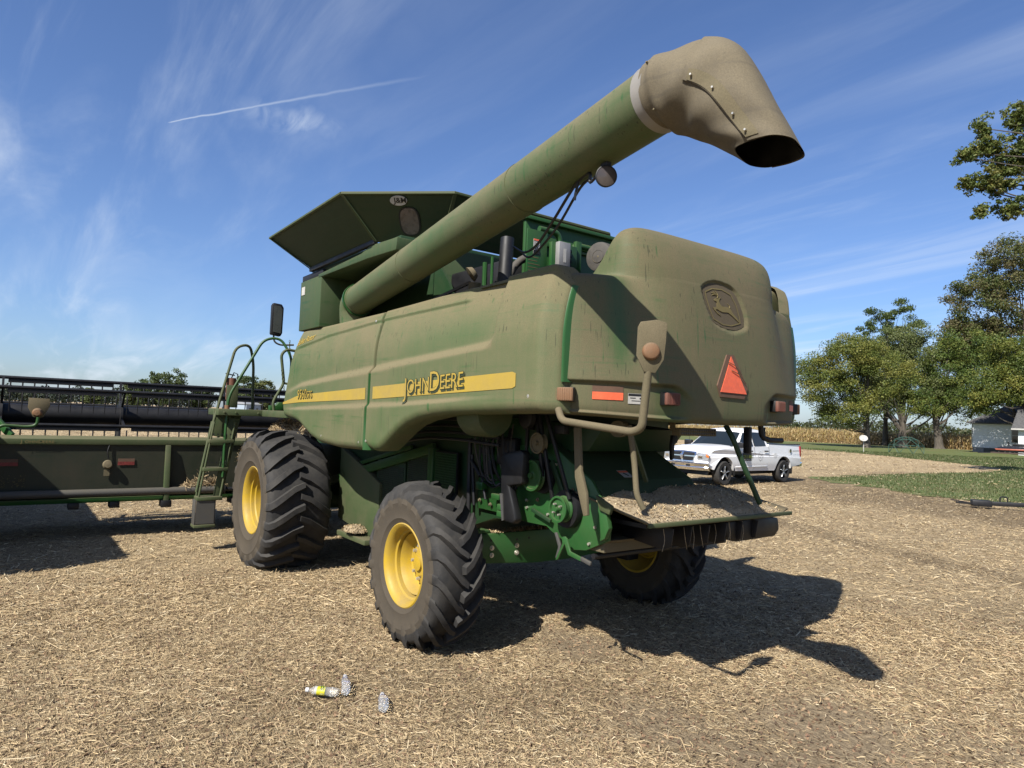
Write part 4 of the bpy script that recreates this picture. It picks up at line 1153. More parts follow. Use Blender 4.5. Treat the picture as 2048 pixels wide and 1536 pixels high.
spo = MB().grid(spout_grid(0, NR, 0, 2*math.pi, NT, 0)).build('spout_boot', MT['spout'], CH, smooth=60)
MB().grid(spout_grid(0, NR, 0, 2*math.pi, NT, -.006)).build('spout_lining', MT['black'], spo, smooth=60)
F0 = int(NR*.40); TA = 1.72
fl_ = MB().grid(spout_grid(F0, NR, -TA, TA, 36, .009)).build('spout_flap', MT['spout'], spo, smooth=60)
for sg_ in (-1, 1):
    MB().grid(spout_grid(F0+1, NR-1, sg_*(TA-.02), sg_*(TA-.20), 4, .0125)).build('flap_strip', MT['tan'], fl_, smooth=60)
    for f in (.12, .38, .64, .90):
        i = int(F0+f*(NR-1-F0)); c = spout_pt(i, sg_*(TA-.11), .0125); d_ = (spout_pt(i, sg_*(TA-.11), .05)-c).normalized()
        MB().sweep([c-d_*.004, c+d_*.014], [.0065, .005], 6).build('flap_bolt', MT['zinc'], fl_, smooth=20)
for a in (0.2, 1.4, 2.6, 3.9, 5.2):
    c = spout_pt(5, a); d_ = (spout_pt(5, a, .05)-c).normalized()
    MB().sweep([c-d_*.004, c+d_*.014], [.0065, .005], 6).build('boot_bolt', MT['tan'], spo, smooth=20)
# lamp and cable under the auger
c = on(.912)+Vector((0, 0, -ra-.075)); dl = Vector((.85, -.50, -.12)).normalized()
wl = MB().lathe([(.0, -.05), (.026, -.045), (.048, -.022), (.057, .0), (.059, .020), (.054, .023)], c, dl, 24).build('work_light', MT['black_metal'], CH, smooth=40)
MB().lathe([(.054, .020), (.035, .025), (.0, .027)], c, dl, 24).build('lens', MT['lens'], wl)
MB().bar(c+Vector((0,0,.05)), c+Vector((0,0,.10)), .03, .05).build('bracket', MT['black_metal'], wl)
cab = spline([c+Vector((-.03,0,.05)), c+Vector((-.12,.0,-.0)), c+Vector((-.14,.01,.06)), c+Vector((-.30,.05,.045)), c+Vector((-.62,.16,-.07)), c+Vector((-.95,.30,-.135)), c+Vector((-1.25,.42,-.12)), c+Vector((-1.5,.5,-.02))], 6)
tube(cab, .009, 'light_cable', MT['black'], CH, 6)
tube([q+Vector((.01,.03,-.022+.01*math.sin(i*.5))) for i, q in enumerate(cab[14:])], .008, 'light_cable', MT['black'], CH, 6)
tube([c+Vector((-.26,.04,.06)), c+Vector((-.275,.03,-.02)), c+Vector((-.28,.03,-.055))], .008, 'cable_tail', MT['black'], CH, 6)

# ---- engine deck behind the tank
MB().box(-.6, 1.35, -1.25, 1.25, 2.55, 2.9).build('engine_deck', MT['black_metal'], CH, bevel=.01)
MB().box(-.55, .35, -.85, .85, 2.9, 3.35).build('engine_block', MT['black_metal'], CH, bevel=.03)
wall = MB().box(.36, .40, -.66, 1.15, 2.9, 3.73).build('cooler_wall', MT['green'], CH, bevel=.006)
MB().box(.33, .44, -.68, 1.17, 3.73, 3.765).build('cooler_cap', MT['green'], wall, bevel=.006)
MB().box(.40, .43, -.60, 1.1, 3.52, 3.56).build('cooler_rib', MT['green'], wall, bevel=.004)
pn = MB().box(.60, .615, -.80, -.58, 2.95, 3.58).build('warning_panel', MT['green'], CH, bevel=.003)
def signx(x, y0, y1, z0, z1, mat, name, parent): return MB().box(x, x+.002, y0, y1, z0, z1).build(name, mat, parent, smooth=0)
sg = signx(.616, -.735, -.665, 3.37, 3.50, MT['white_label'], 'warning_sign', pn)
signx(.6185, -.735, -.665, 3.37, 3.405, MT['black'], 'sign_text', sg); signx(.6185, -.733, -.667, 3.485, 3.499, MT['red'], 'sign_header', sg)
mb = MB()
for a, b in (((-.715,3.465), (-.695,3.445)), ((-.695,3.445), (-.68,3.465)), ((-.70,3.45), (-.69,3.42)), ((-.69,3.43), (-.675,3.415)), ((-.70,3.435), (-.72,3.42)), ((-.725,3.415), (-.675,3.41))):
    mb.bar((.6190, *a), (.6190, *b), .008, .001)
mb.build('sign_figure', MT['black'], sg, smooth=0)
mb = MB()
for k in range(7): mb.box(.6152, .6165, -.785, -.785+random.uniform(.09, .17), 3.335-k*.03, 3.341-k*.03)
mb.build('printed_lines', MT['decal_dim'], pn, smooth=0)
bx = MB().box(.62, .66, -.565, -.27, 3.05, 3.50).build('mount_plate', MT['green'], CH, bevel=.006)
MB().box(.66, .715, -.525, -.395, 3.26, 3.50).build('control_module', plain('cast_grey', (.42,.41,.40), .5, .3), bx, bevel=.006)
MB().box(.716, .7175, -.475, -.445, 3.32, 3.44).build('module_label', MT['white_label'], bx, smooth=0)
for k in range(4): MB().box(.665, .70, -.393, -.365, 3.285+k*.045, 3.315+k*.045).build('connector', MT['black'], bx, bevel=.004)
MB().box(.60, .64, -.265, -.20, 3.02, 3.56).build('post', MT['green'], CH, bevel=.004)
tube([(.52,-.60,3.63), (.52,-.40,3.63), (.52,-.36,3.58), (.52,-.36,3.35)], .028, 'coolant_pipe', MT['green'], CH, 10, .05)
tube([(.46,-.14,3.45), (.46,-.14,3.58), (.46,.12,3.58)], .028, 'coolant_pipe', MT['green'], CH, 10, .06)
MB().lathe([(.0,-.002), (.10,0), (.125,.01), (.13,.03), (.13,.45), (.10,.47), (0,.47)], (.93,-.27,3.37), (-.25,1,.04), 28).build('air_cleaner', MT['hose'], CH, smooth=35)
MB().lathe([(.0,.0), (.05,-.02), (.055,0.0)], (.932,-.275,3.37), (.25,-1,0), 20).build('cleaner_cap', MT['tan'], CH, smooth=35)
for pts, rr, mt_, nm in (([(.72,-.66,3.08), (.76,-.45,3.12), (.78,-.36,3.22), (.8,-.26,3.10), (.85,-.2,3.02)], .022, 'hose', 'wiring_loom'),
                     ([(.70,-.75,3.05), (.76,-.55,3.075), (.80,-.38,3.06), (.86,-.2,3.12), (.98,-.02,3.24), (1.05,.2,3.2)], .026, 'hose', 'ribbed_hose'),
                     ([(.66,-.62,3.12), (.7,-.52,3.2), (.72,-.36,3.25), (.7,-.24,3.22), (.74,-.18,3.1)], .012, 'black', 'wiring_loom'),
                     ([(.45,-.95,2.95), (.45,-.82,3.25), (.48,-.70,3.36), (.5,-.6,3.36)], .035, 'hose', 'ribbed_hose')):
    tube(spline(pts, 6), rr, nm, MT[mt_], CH, 8)
MB().bar((1.0,-.75,3.03), (.9,.3,3.30), .03, .05).build('support_bar', MT['olive'], CH, bevel=.004)
MB().sweep([(.66,-1.06,2.85), (.635,-1.04,3.10), (.60,-1.0,3.45)], [.058, .058, .058], 24).build('intake_pipe', MT['black'], CH, smooth=50)
for a, b, r_ in (((.36,-.98,2.9), (.36,-.98,3.34), .014), ((.28,-1.0,2.9), (.28,-1.0,3.3), .022)):
    MB().cyl(a, b, r_, n=8).build('post', MT['green'], CH)
MB().lathe([(.0,-.05), (.05,-.045), (.075,0), (.0,.01)], (.08,-1.02,3.22), (-.3,-.6,-.5), 20).build('deck_lamp', MT['tan'], CH)
MB().bar((-.55,-1.18,2.98), (.15,-1.05,3.14), .02, .025).build('prop_rod', MT['grey_steel'], CH)
MB().prism([(-.62,2.9), (-.15,2.9), (-.35,3.22), (-.62,3.5)], 'y', -.99, -.96).build('gusset_sheet', MT['dark_green'], CH)  # takes the darker green to hold the shade beneath the auger
for k in range(7):
    y0 = -.95+.10*k; z0 = 3.02+.05*random.random()
    tube(spline([(.50+.05*k,y0,2.92), (.60+.03*k,y0+.06,z0), (.72,y0+.14,z0+.06*random.random()), (.80,y0+.22,2.95)], 5), .010+.008*random.random(), 'fuel_line', MT['hose' if k % 2 else 'black'], CH, 6)
for k in range(5):
    MB().lathe([(0,.02), (.012,.02), (.014,.006), (.022,.006), (.022,0)], (.662,-.54+.06*k,3.09+.02*(k % 2)), (1,0,0), 8).build('flange_bolt', MT['tan'], CH)
MB().box(.42, .60, -.98, -.82, 2.92, 3.16).build('filter_housing', MT['black_metal'], CH, bevel=.02)
MB().sweep([(.20,-1.05,2.92), (.20,-1.05,3.12)], [.055, .055], 16).build('oil_filter', MT['tan'], CH)
# black top shroud between the shields and the hood
MB().grid(np.array([[(x_, y_, 2.955+.045*math.sin(math.pi*(y_+1.36)/.6)) for y_ in np.linspace(-1.36, -.86, 8)] for x_ in np.linspace(.75, 1.6, 8)])).build('top_shroud', MT['hood'], CH, smooth=60)

# ---- lower body
B = MT['dark_green']
MB().prism([(-3.3,1.0), (-3.0,.62), (-1.1,.62), (.2,1.05), (.75,1.10), (.9,1.85), (.9,2.5), (-3.3,2.5)], 'y', -.74, .74).build('separator_body', B, CH, bevel=.01)
MB().box(-3.3, 1.0, -1.30, 1.30, 2.06, 2.5).build('upper_body', MT['black_metal'], CH)
MB().bar((-3.5,-.80,1.03), (-.8,-.80,1.62), .05, .10).build('side_beam', MT['green'], CH, bevel=.006)
MB().bar((-2.9,-.78,1.27), (-1.3,-.78,1.60), .04, .05).build('side_beam', MT['green'], CH, bevel=.006)
# elevator housing behind the front wheel
MB().prism([(-3.1,.62), (-2.2,.50), (-1.95,.62), (-1.95,1.15), (-2.4,1.3), (-3.1,1.5)], 'y', -.83, -.745).build('elevator_boot', MT['olive'], CH, bevel=.01)
MB().box(-2.75, -1.95, -.98, -.76, .46, .52).build('boot_step', MT['olive'], CH, bevel=.008)
for (x0, x1, z0, z1) in ((-2.1,-1.42,.95,1.42), (-1.38,-.92,.95,1.55)):
    gr = MB().box(x0, x1, -.79, -.76, z0, z1).build('vent_grille', B, CH, bevel=.005)
    k = int((z1-z0-.06)/.022)
    for q in range(k):
        zz = z0+.03+q*.022
        MB().box(x0+.03, x1-.03-(.12 if q < k*.3 else 0), -.797, -.7905, zz, zz+.008).build('louvre_slat', MT['black_metal'], gr, smooth=0)
pf = MB().box(-.74, -.34, -.82, -.79, 1.20, 1.60).build('perforated_screen', MT['black_metal'], CH, bevel=.004)
mb = MB()
for q in range(17): mb.bar((-.73+q*.024,-.825,1.22), (-.73+q*.024,-.825,1.58), .005, .005)
for q in range(16): mb.bar((-.73,-.8255,1.22+q*.024), (-.35,-.8255,1.22+q*.024), .005, .005)
mb.build('screen_mesh', MT['green'], pf, smooth=0)
MB().box(-.86, -.76, -.84, -.76, 1.1, 1.62).build('screen_post', MT['green'], CH, bevel=.006)
MB().box(-.02, .66, -.78, -.745, 1.12, 1.95).build('side_sheet', MT['green'], CH, bevel=.004)
MB().box(.36, .62, -.86, -.79, 1.55, 1.78).build('gear_case', MT['black_metal'], CH, bevel=.015)
for a, b, r_ in (((-.10,-.82,1.0), (-.12,-.82,1.75), .022), ((.0,-.83,1.15), (-.06,-.83,1.6), .016), ((.18,-.83,1.22), (.06,-.83,1.55), .014), ((-.05,-.84,1.55), (.1,-.84,1.42), .02)):
    MB().cyl(a, b, r_, n=10).build('hydraulic_ram', MT['black_metal'], CH)
tube(spline([(.02,-.83,1.5), (.16,-.84,1.38), (.30,-.84,1.34), (.42,-.84,1.36), (.45,-.84,1.22)], 6), .008, 'hydraulic_hose', MT['black'], CH, 6)
for k in range(5):
    z0 = 1.62+.06*k
    tube(spline([(-1.4,-.95,z0), (-.7,-1.0,z0+.10), (0,-1.02,z0+.12), (.6,-1.0,z0+.10)], 5), .014, 'hydraulic_hose', MT['black'], CH, 6)
dk = MB(); 
dk.lathe([(.0,-.16), (.17,-.16), (.18,-.14), (.18,.12), (.165,.15), (.0,.15)], (.66,-1.2,1.97), (1,0,.0), 28)
dk.build('air_duct', MT['olive'], CH, smooth=40)
# rear axle
axl = MB().prism([(-.95,.905), (.15,.905), (.95,.905), (.95,.64), (.2,.60), (-.2,.60), (-.95,.66)], 'x', -.02, .15).build('rear_axle', MT['clean'], CH, bevel=.008)
for y_, z_ in ((-.72,.78), (-.44,.78), (-.44,.715), (-.72,.715)):
    MB().lathe([(0,.022), (.012,.022), (.014,.008), (.022,.008), (.024,0)], (.1505,y_,z_), (1,0,0), 12).build('axle_bolt', MT['zinc'], axl, smooth=30)
for y_, z_ in ((-.73,.845), (-.44,.835), (-.30,.84)):
    MB().cyl((.1495,y_,z_), (.1515,y_,z_), .011, n=10).build('bolt_hole', MT['black'], axl)
MB().box(-.02, .12, -.93, -.72, .905, .935).build('axle_cap', MT['clean'], axl, bevel=.006)
for s in (-1, 1):
    MB().box(-.10, .14, s*1.12-.09, s*1.12+.09, .50, .90).build('king_pin_housing', MT['black_metal'], CH, bevel=.02)
    MB().cyl((.0,s*.9,.68), (.0,s*1.28,.68), .10, n=20).build('spindle', MT['black_metal'], CH)
tube([(-.22,-1.05,.70), (-.22,1.05,.70)], .022, 'tie_rod', MT['black_metal'], CH, 10)
# front axle
MB().cyl((-3.66,-1.5,.80), (-3.66,1.5,.80), .15, n=20).build('front_axle', MT['dark_green'], CH)
MB().box(-4.2, -3.1, -.72, .72, .85, 1.5).build('front_frame', MT['dark_green'], CH, bevel=.02)
# feeder house and cab
MB().prism([(-3.7,1.05), (-6.05,.45), (-6.05,1.05), (-5.2,1.6), (-3.7,1.9)], 'y', -.62, .62).build('feeder_house', MT['dark_green'], CH, bevel=.02)
cabp = [(-3.55,1.95), (-3.6,3.55), (-4.9,3.6), (-5.35,2.3), (-5.2,1.95)]
cabo = MB().prism(cabp, 'y', -.68, .68).build('cab', MT['black'], CH, bevel=.04)
MB().box(-4.95, -3.45, -.66, .66, 3.52, 3.64).build('cab_roof', MT['olive'], cabo, bevel=.05)
m = Mat('dark_glass'); m.set(Base_Color=(.01,.014,.016), Roughness=.04); m.b.inputs['Specular IOR Level'].default_value = .6
MT['glass'] = m.m
for s in (-1, 1):
    MB().prism([(-3.7,2.15), (-3.72,3.45), (-4.8,3.5), (-5.2,2.35), (-5.1,2.15)], 'y', s*.683, s*.692).build('side_window', MT['glass'], cabo, smooth=0)
MB().add([(-5.36,-.62,2.35), (-5.36,.62,2.35), (-4.95,.62,3.5), (-4.95,-.62,3.5)], [(0,1,2,3)]).build('windscreen', MT['glass'], cabo, smooth=0)

# ---- straw chopper at the back
ck = MB().prism([(.55,1.72), (.62,1.14), (.71,1.10), (1.0,1.105), (1.06,1.075), (1.22,1.02), (1.25,.965), (1.46,.995), (1.69,1.10), (1.70,1.20), (1.63,1.36), (1.50,1.51), (1.26,1.63), (1.02,1.76)], 'y', -.80, -.775)
ck.build('chopper_side', MT['clean'], CH, bevel=.004)
MB().prism([(.55,1.72), (.62,1.14), (.71,1.10), (1.0,1.105), (1.22,1.02), (1.46,.995), (1.69,1.10), (1.70,1.20), (1.63,1.36), (1.50,1.51), (1.26,1.63), (1.02,1.76)], 'y', .30, .325).build('chopper_side', MT['green'], CH, bevel=.004)
MB().add([(1.02,-.775,1.755), (1.26,-.775,1.628), (1.50,-.775,1.508), (1.60,-.775,1.40), (1.02,.30,1.755), (1.26,.30,1.628), (1.50,.30,1.508), (1.60,.30,1.40)], [(0,1,5,4), (1,2,6,5), (2,3,7,6)]).build('chopper_cover', MT['dark_green'], CH, smooth=0)
MB().add([(.62,-.775,1.14), (1.0,-.775,1.11), (1.22,-.775,1.03), (1.46,-.775,1.0), (1.69,-.775,1.10), (.62,.30,1.14), (1.0,.30,1.11), (1.22,.30,1.03), (1.46,.30,1.0), (1.69,.30,1.10)], [(0,1,6,5), (1,2,7,6), (2,3,8,7), (3,4,9,8)]).build('chopper_floor', MT['tan'], CH, smooth=0)
sg = MB().obox((1.43, -.38, 1.548), (.10, .10, .002), Matrix.Rotation(R(26.5), 3, 'Y')).build('warning_sticker', MT['white_label'], CH, smooth=0)
MB().obox((1.405, -.38, 1.562), (.022, .10, .002), Matrix.Rotation(R(26.5), 3, 'Y')).build('sticker_header', MT['red'], sg, smooth=0)
MB().obox((1.44, -.38, 1.5445), (.05, .018, .002), Matrix.Rotation(R(26.5), 3, 'Y') @ Matrix.Rotation(R(35), 3, 'Z')).build('sticker_figure', MT['black'], sg, smooth=0)
# straw hood above, its shade put into the dark colour
MB().prism([(.7,1.80), (1.15,1.70), (1.35,1.72), (1.5,1.90), (.7,1.95)], 'y', -.70, .25).build('straw_chute', MT['dark_green'], CH, bevel=.01)
def pulley(x, y, z, r_, wd, mat, name, spokes=False):
    w_ = wd/2
    o = MB().lathe([(r_*.30,w_*.5), (r_*.34,w_*.6), (r_*.80,w_*.55), (r_*.84,w_), (r_*.98,w_), (r_,w_*.8), (r_*.90,w_*.35), (r_*.90,-w_*.35), (r_,-w_*.8), (r_*.98,-w_), (r_*.8,-w_), (r_*.3,-w_)], (x, y, z), (0,-1,0), 36).build(name, mat, CH, smooth=30)
    MB().lathe([(0,w_*1.5), (r_*.17,w_*1.5), (r_*.19,w_*1.3), (r_*.20,w_*.6), (r_*.31,w_*.5)], (x, y, z), (0,-1,0), 20).build('hub', mat, o, smooth=30)
    return o
p1 = pulley(1.28,-.90,1.28,.10,.075,MT['clean'],'pulley')
for k in range(4):
    a = k*math.pi/2+.6
    MB().cyl((1.28+.045*math.cos(a),-.925,1.28+.045*math.sin(a)), (1.28+.045*math.cos(a),-.95,1.28+.045*math.sin(a)), .008, n=6).build('hub_bolt', MT['zinc'], p1)
MB().lathe([(.03,0), (.072,0)], (1.28,-.9205,1.28), (0,-1,0), 30).build('pulley_face', MT['black'], p1)
MB().lathe([(.05,0.0), (.14,.0), (.145,-.02), (.145,-.05), (.10,-.055), (.10,-.09)], (1.28,-.86,1.28), (0,-1,0), 40).build('pulley', MT['black_metal'], CH, smooth=30)
pulley(.93,-.90,1.50,.125,.05,MT['green'],'pulley')
MB().lathe([(.05,0.0), (.14,.0), (.145,-.02), (.145,-.07), (.10,-.075)], (.95,-.83,1.50), (0,-1,0), 40).build('pulley', MT['black_metal'], CH, smooth=30)
pulley(.99,-.90,1.76,.085,.05,MT['tan'],'pulley')
MB().lathe([(.0,.02), (.06,.02), (.085,.01), (.09,-.03), (.0,-.03)], (.88,-.95,1.96), (0,-1,0), 24).build('pulley', MT['black_metal'], CH, smooth=30)
bel = MB()
for a, b in (((1.17,-.885,1.32), (.96,-.885,2.0)), ((1.36,-.885,1.36), (1.05,-.885,2.0)), ((.82,-.89,1.5), (.83,-.89,1.98)), ((1.04,-.89,1.5), (.94,-.89,1.98))):
    bel.bar(a, b, .02, .03)
bel.build('drive_belt', MT['black'], CH, bevel=.003)
gd = MB().prism([(.60,1.62), (.64,1.66), (.86,1.70), (.91,1.68), (.90,1.43), (.72,1.40), (.84,1.14), (.80,1.10), (.67,1.11), (.62,1.35)], 'y', -.99, -.91).build('belt_guard', MT['black'], CH, bevel=.02)
MB().prism([(.625,1.33), (.665,1.33), (.69,1.12), (.668,1.112)], 'y', -1.0, -.9905).build('guard_lip', MT['grey_steel'], gd)
for z0 in (1.12, 1.175): MB().box(.49, .60, -.93, -.84, z0, z0+.05).build('bracket', MT['clean'], CH, bevel=.008)
MB().box(.5, .56, -.86, -.82, 1.15, 1.5).build('bracket_arm', MT['green'], CH, bevel=.004)
# hoses, harness and brackets crowded between the body and the chopper
for k in range(10):
    x0 = .02+.06*k; zt = 1.90-.02*(k % 3)
    tube(spline([(x0,-.82-.015*(k % 4),zt), (x0+.03*math.sin(k),-.86,zt-.18), (x0+.05,-.84-.02*(k % 2),zt-.38-.03*(k % 5)), (x0+.10,-.80,zt-.50)], 5), .007+.003*(k % 3), 'hydraulic_hose', MT['black' if k % 3 else 'hose'], CH, 6)
for x0, z0, sx_, sz_ in ((.06,1.30,.10,.07), (.20,1.45,.08,.12), (.30,1.24,.12,.05), (.10,1.62,.14,.06), (.72,1.86,.10,.08), (1.12,1.84,.12,.07)):
    MB().box(x0, x0+sx_, -.86, -.80, z0, z0+sz_).build('valve_block', MT['black_metal' if z0 > 1.4 else 'green'], CH, bevel=.008)
for x0, z0 in ((.05,1.20), (.22,1.18), (.40,1.20), (.55,1.30), (.62,1.66), (.28,1.86), (.88,1.30), (1.16,1.45), (1.30,1.42)):
    MB().lathe([(0,.016), (.010,.016), (.011,.004), (.018,.004), (.018,0)], (x0,-.802,z0), (0,-1,0), 8).build('bolt', MT['tan'], CH)
MB().bar((1.06,-.82,1.62), (1.20,-.82,1.40), .02, .05).build('tensioner_arm', MT['dark_green'], CH, bevel=.004)
MB().bar((.86,-.84,1.22), (1.10,-.84,1.16), .02, .03).build('tensioner_arm', MT['dark_green'], CH, bevel=.004)
# latch levers under the chopper
lv = MB().prism([(1.19,1.09), (1.215,1.095), (1.265,1.01), (1.265,.985), (1.235,.90), (1.21,.905), (1.24,.99), (1.225,1.02)], 'y', -.88, -.865).build('latch_lever', MT['grey_steel'], CH, bevel=.003)
MB().prism([(1.30,1.075), (1.335,1.085), (1.36,1.07), (1.40,.985), (1.52,.965), (1.52,.935), (1.375,.955), (1.335,1.03), (1.26,.90), (1.235,.895), (1.31,1.03)], 'y', -.90, -.885).build('latch_bracket', MT['clean'], CH, bevel=.003)
MB().obox((1.565,-.892,.945), (.11,.02,.032), Matrix.Rotation(R(10), 3, 'Y')).build('lever_grip', MT['grey_steel'], CH, bevel=.008)
MB().bar((1.36,-.81,1.44), (1.47,-.81,1.34), .016, .02).build('hook', MT['black_metal'], CH)
tube([(1.41,-.82,1.52), (1.47,-.83,1.42), (1.425,-.83,1.37)], .008, 'hook', MT['grey_steel'], CH, 6, .03)
for x_, z_ in ((1.10,1.60), (.74,1.28), (.75,1.22), (1.56,1.18), (1.02,1.2), (1.5,1.05)):
    MB().lathe([(0,.016), (.011,.016), (.012,0)], (x_,-.8,z_), (0,-1,0), 8).build('bolt', MT['zinc'], CH)
# ---- tailboard with its load of chopped straw
TBX = lambda t: 1.36+.72*t
def tail_z(x, y): return 1.39-.125*(x-1.36)/.70 + .0*y
Y, X = np.meshgrid(np.linspace(-.83, .86, 30), np.linspace(1.36, 2.06, 20), indexing='ij')
Z = tail_z(X, Y) + .05*smooth01(.72, .86, np.abs(Y)) - .012
top_ = np.stack([X, Y, Z], -1)
tb_ = MB().grid(top_).build('tailboard', MT['tan'], CH, smooth=60)
sol = tb_.modifiers.new('s', 'SOLIDIFY'); sol.thickness = .012
MB().bar((2.065,-.80,1.262), (2.065,.90,1.262), .025, .03).build('tailboard_edge', MT['olive'], CH, bevel=.005)
MB().prism([(1.63,1.40), (1.70,1.34), (1.74,1.20), (1.70,1.12), (1.66,1.10), (1.62,1.16)], 'y', -.85, -.81).build('tailboard_bracket', MT['clean'], CH, bevel=.004)
MB().prism([(1.62,1.42), (1.78,1.36), (1.76,1.30), (1.66,1.32)], 'y', -.87, -.84).build('tailboard_corner', MT['olive'], CH, bevel=.004)
rg2 = np.random.default_rng(5)
Y, X = np.meshgrid(np.linspace(-.80, .84, 90), np.linspace(1.34, 2.06, 50), indexing='ij')
hill = .10*np.exp(-((Y+.55)/.22)**2-((X-1.55)/.2)**2) + .155*np.exp(-((Y-.30)/.36)**2-((X-1.66)/.24)**2) + .085*np.exp(-((Y+.1)/.22)**2-((X-1.52)/.2)**2) + .05*np.exp(-((Y-.72)/.2)**2-((X-1.7)/.2)**2)
edge = np.minimum.reduce([smooth01(0, .10, 2.075-X), smooth01(0, .10, .86-np.abs(Y))])
Zs = tail_z(X, Y)+.004+(hill*.55+.022)*edge + (fbm(X, Y, 18, 3, 3)-.5)*.016
m = Mat('chopped_straw'); co = m.coord(); s1 = m.noise(m.coord((40, 160, 60), rot=(0,0,.6)), 1.0, 3); s2 = m.noise(m.coord((170, 45, 60), rot=(0,0,.3)), 1.0, 3)
sx_ = m.math('MAXIMUM', m.rng(s1, .48, .66), m.rng(s2, .5, .66))
m.set(Base_Color=m.mix(sx_, (0.33, 0.255, 0.16), (0.50, 0.40, 0.255)), Roughness=.9); m.bump(sx_, .9, .012)
MT['chaff'] = m.m
heap = MB().grid(np.stack([X, Y, Zs], -1)).build('tailboard_straw', MT['chaff'], CH, smooth=60)
heap['kind'] = 'stuff'
def chips(name, n, fxy, zf, parent, L0=.012, L1=.04, label=None, wmul=1.0):
    x, y = fxy(n); z = zf(x, y)
    L = rg2.uniform(L0, L1, n); W = rg2.uniform(.0018, .004, n)*wmul
    yaw = rg2.uniform(0, 6.3, n); pit = rg2.normal(0, .35, n)
    d = np.stack([np.cos(yaw)*np.cos(pit), np.sin(yaw)*np.cos(pit), np.sin(pit)], -1); s = np.stack([-np.sin(yaw), np.cos(yaw), np.zeros(n)], -1)
    c = np.stack([x, y, z+.003], -1)
    V = np.stack([c-d*L[:,None]/2-s*W[:,None], c-d*L[:,None]/2+s*W[:,None], c+d*L[:,None]/2+s*W[:,None], c+d*L[:,None]/2-s*W[:,None]], 1).reshape(-1, 3)
    o = raw(name, V, np.arange(4*n).reshape(-1, 4), MT['straw'], parent, col=np.repeat(straw_cols(n, np.zeros(n)), 4, 0))
    o['kind'] = 'stuff'
    return o
from_grid = lambda x, y: np.array([Zs[min(89, max(0, int((b+.80)/1.64*89))), min(49, max(0, int((a-1.34)/.72*49)))] for a, b in zip(x, y)])
chips('tailboard_chips', 3500, lambda n: (rg2.uniform(1.36, 2.05, n), rg2.uniform(-.78, .83, n)), from_grid, CH)
# vanes and spreader under the tailboard
for k in range(6):
    y0 = -.52+k*.2
    MB().prism([(1.55,1.26), (2.04,1.22), (2.02,1.09), (1.95,1.06), (1.55,1.10)], 'y', y0, y0+.012).build('deflector_vane', MT['black_metal'], CH, bevel=.003)
MB().box(1.45, 1.95, -.70, .86, 1.22, 1.25).build('vane_plate', MT['black_metal'], CH)
MB().prism([(.12,1.22), (.60,1.23), (.84,1.215), (.86,1.12), (.80,1.07), (.30,1.06), (.16,1.10)], 'x', 1.70, 1.99).build('spreader_housing', MT['black'], CH, bevel=.015)
MB().cyl((1.9,.86,1.17), (1.9,.93,1.165), .02, n=10).build('spreader_shaft', MT['black'], CH)
MB().box(1.4, 1.62, -.77, .77, 1.0, 1.09).build('chopper_lip', MT['tan'], CH, bevel=.006)
tube([(1.50,-.76,.955), (1.50,.80,.955)], .022, 'rear_bar', MT['black_metal'], CH, 10)
mb = MB()
for k in range(9):
    y0 = rg2.uniform(-.6, .4); mb.sweep(spline([(2.0,y0,1.22), (2.01,y0+.005,1.14), (2.0+rg2.normal(0,.01),y0+rg2.normal(0,.02),1.06)], 3), .0022, 4)
q = mb.build('hanging_straw', MT['chaff'], CH); q['kind'] = 'stuff'
# grab tubes carrying the tailboard
tube([(1.86,-.80,1.93), (1.88,-.76,1.70), (1.93,-.78,1.45), (1.96,-.74,1.36)], .021, 'support_tube', MT['tan'], CH, 12, .10)
tube([(1.90,.24,1.95), (1.98,.22,1.86), (2.02,.30,1.66), (2.08,.44,1.36)], .021, 'support_tube', MT['dark_green'], CH, 12, .10)  # shade on its upper part put into the whole tube's darker green
MB().prism([(1.55,1.90), (1.61,1.90), (1.64,1.60), (1.70,1.45), (1.72,1.30), (1.68,1.29), (1.62,1.44), (1.58,1.55)], 'y', -1.04, -1.015).build('hanger_strap', MT['tan'], CH, bevel=.003)
MB().bar((1.70,-.62,1.88), (1.58,-.30,1.50), .03, .02).build('brace', MT['olive'], CH)
# light bar under the hood
lb = MB().box(1.78, 1.86, -.26, .18, 1.865, 1.925).build('light_bar', MT['tan'], CH, bevel=.008)
for r_ in range(2):
    for k in range(16):
        y_ = -.235+k*.026
        MB().lathe([(0,.004), (.008,.003), (.0095,0)], (1.861,y_,1.882+.026*r_), (1,0,0), 8).build('led', MT['lens'], lb)
MB().bar((1.80,-.27,1.90), (1.80,-.27,2.0), .02, .04).build('bracket', MT['tan'], lb)
# swing-out extremity marker with its bent tube
tube([(1.80,-1.40,2.02), (1.86,-1.42,1.945), (2.10,-1.42,1.925), (2.48,-1.42,1.895), (2.55,-1.42,1.92), (2.585,-1.42,2.24)], .0235, 'marker_arm', MT['tan'], CH, 12, .07)
rotm = Matrix.Rotation(R(58), 3, 'Z')
mk = []
for a, b in ((-.035,-.15), (.03,-.155), (.075,-.08), (.085,.02), (.09,.13), (.03,.145), (-.06,.13), (-.075,.10), (-.08,-.06)):
    mk.append((a, b))
n = len(mk); c = Vector((2.605,-1.425,2.385)); e = rotm @ Vector((0, 1, 0)); e = Vector((-.35, .94, 0)).normalized(); nrm_ = Vector((.94, .35, 0))
e = Vector((.55, .83, 0)).normalized(); nrm_ = Vector((.83, -.55, 0))
vs = [c+e*a+Vector((0,0,b)) for a, b in mk]; vs += [q-nrm_*.012 for q in vs]
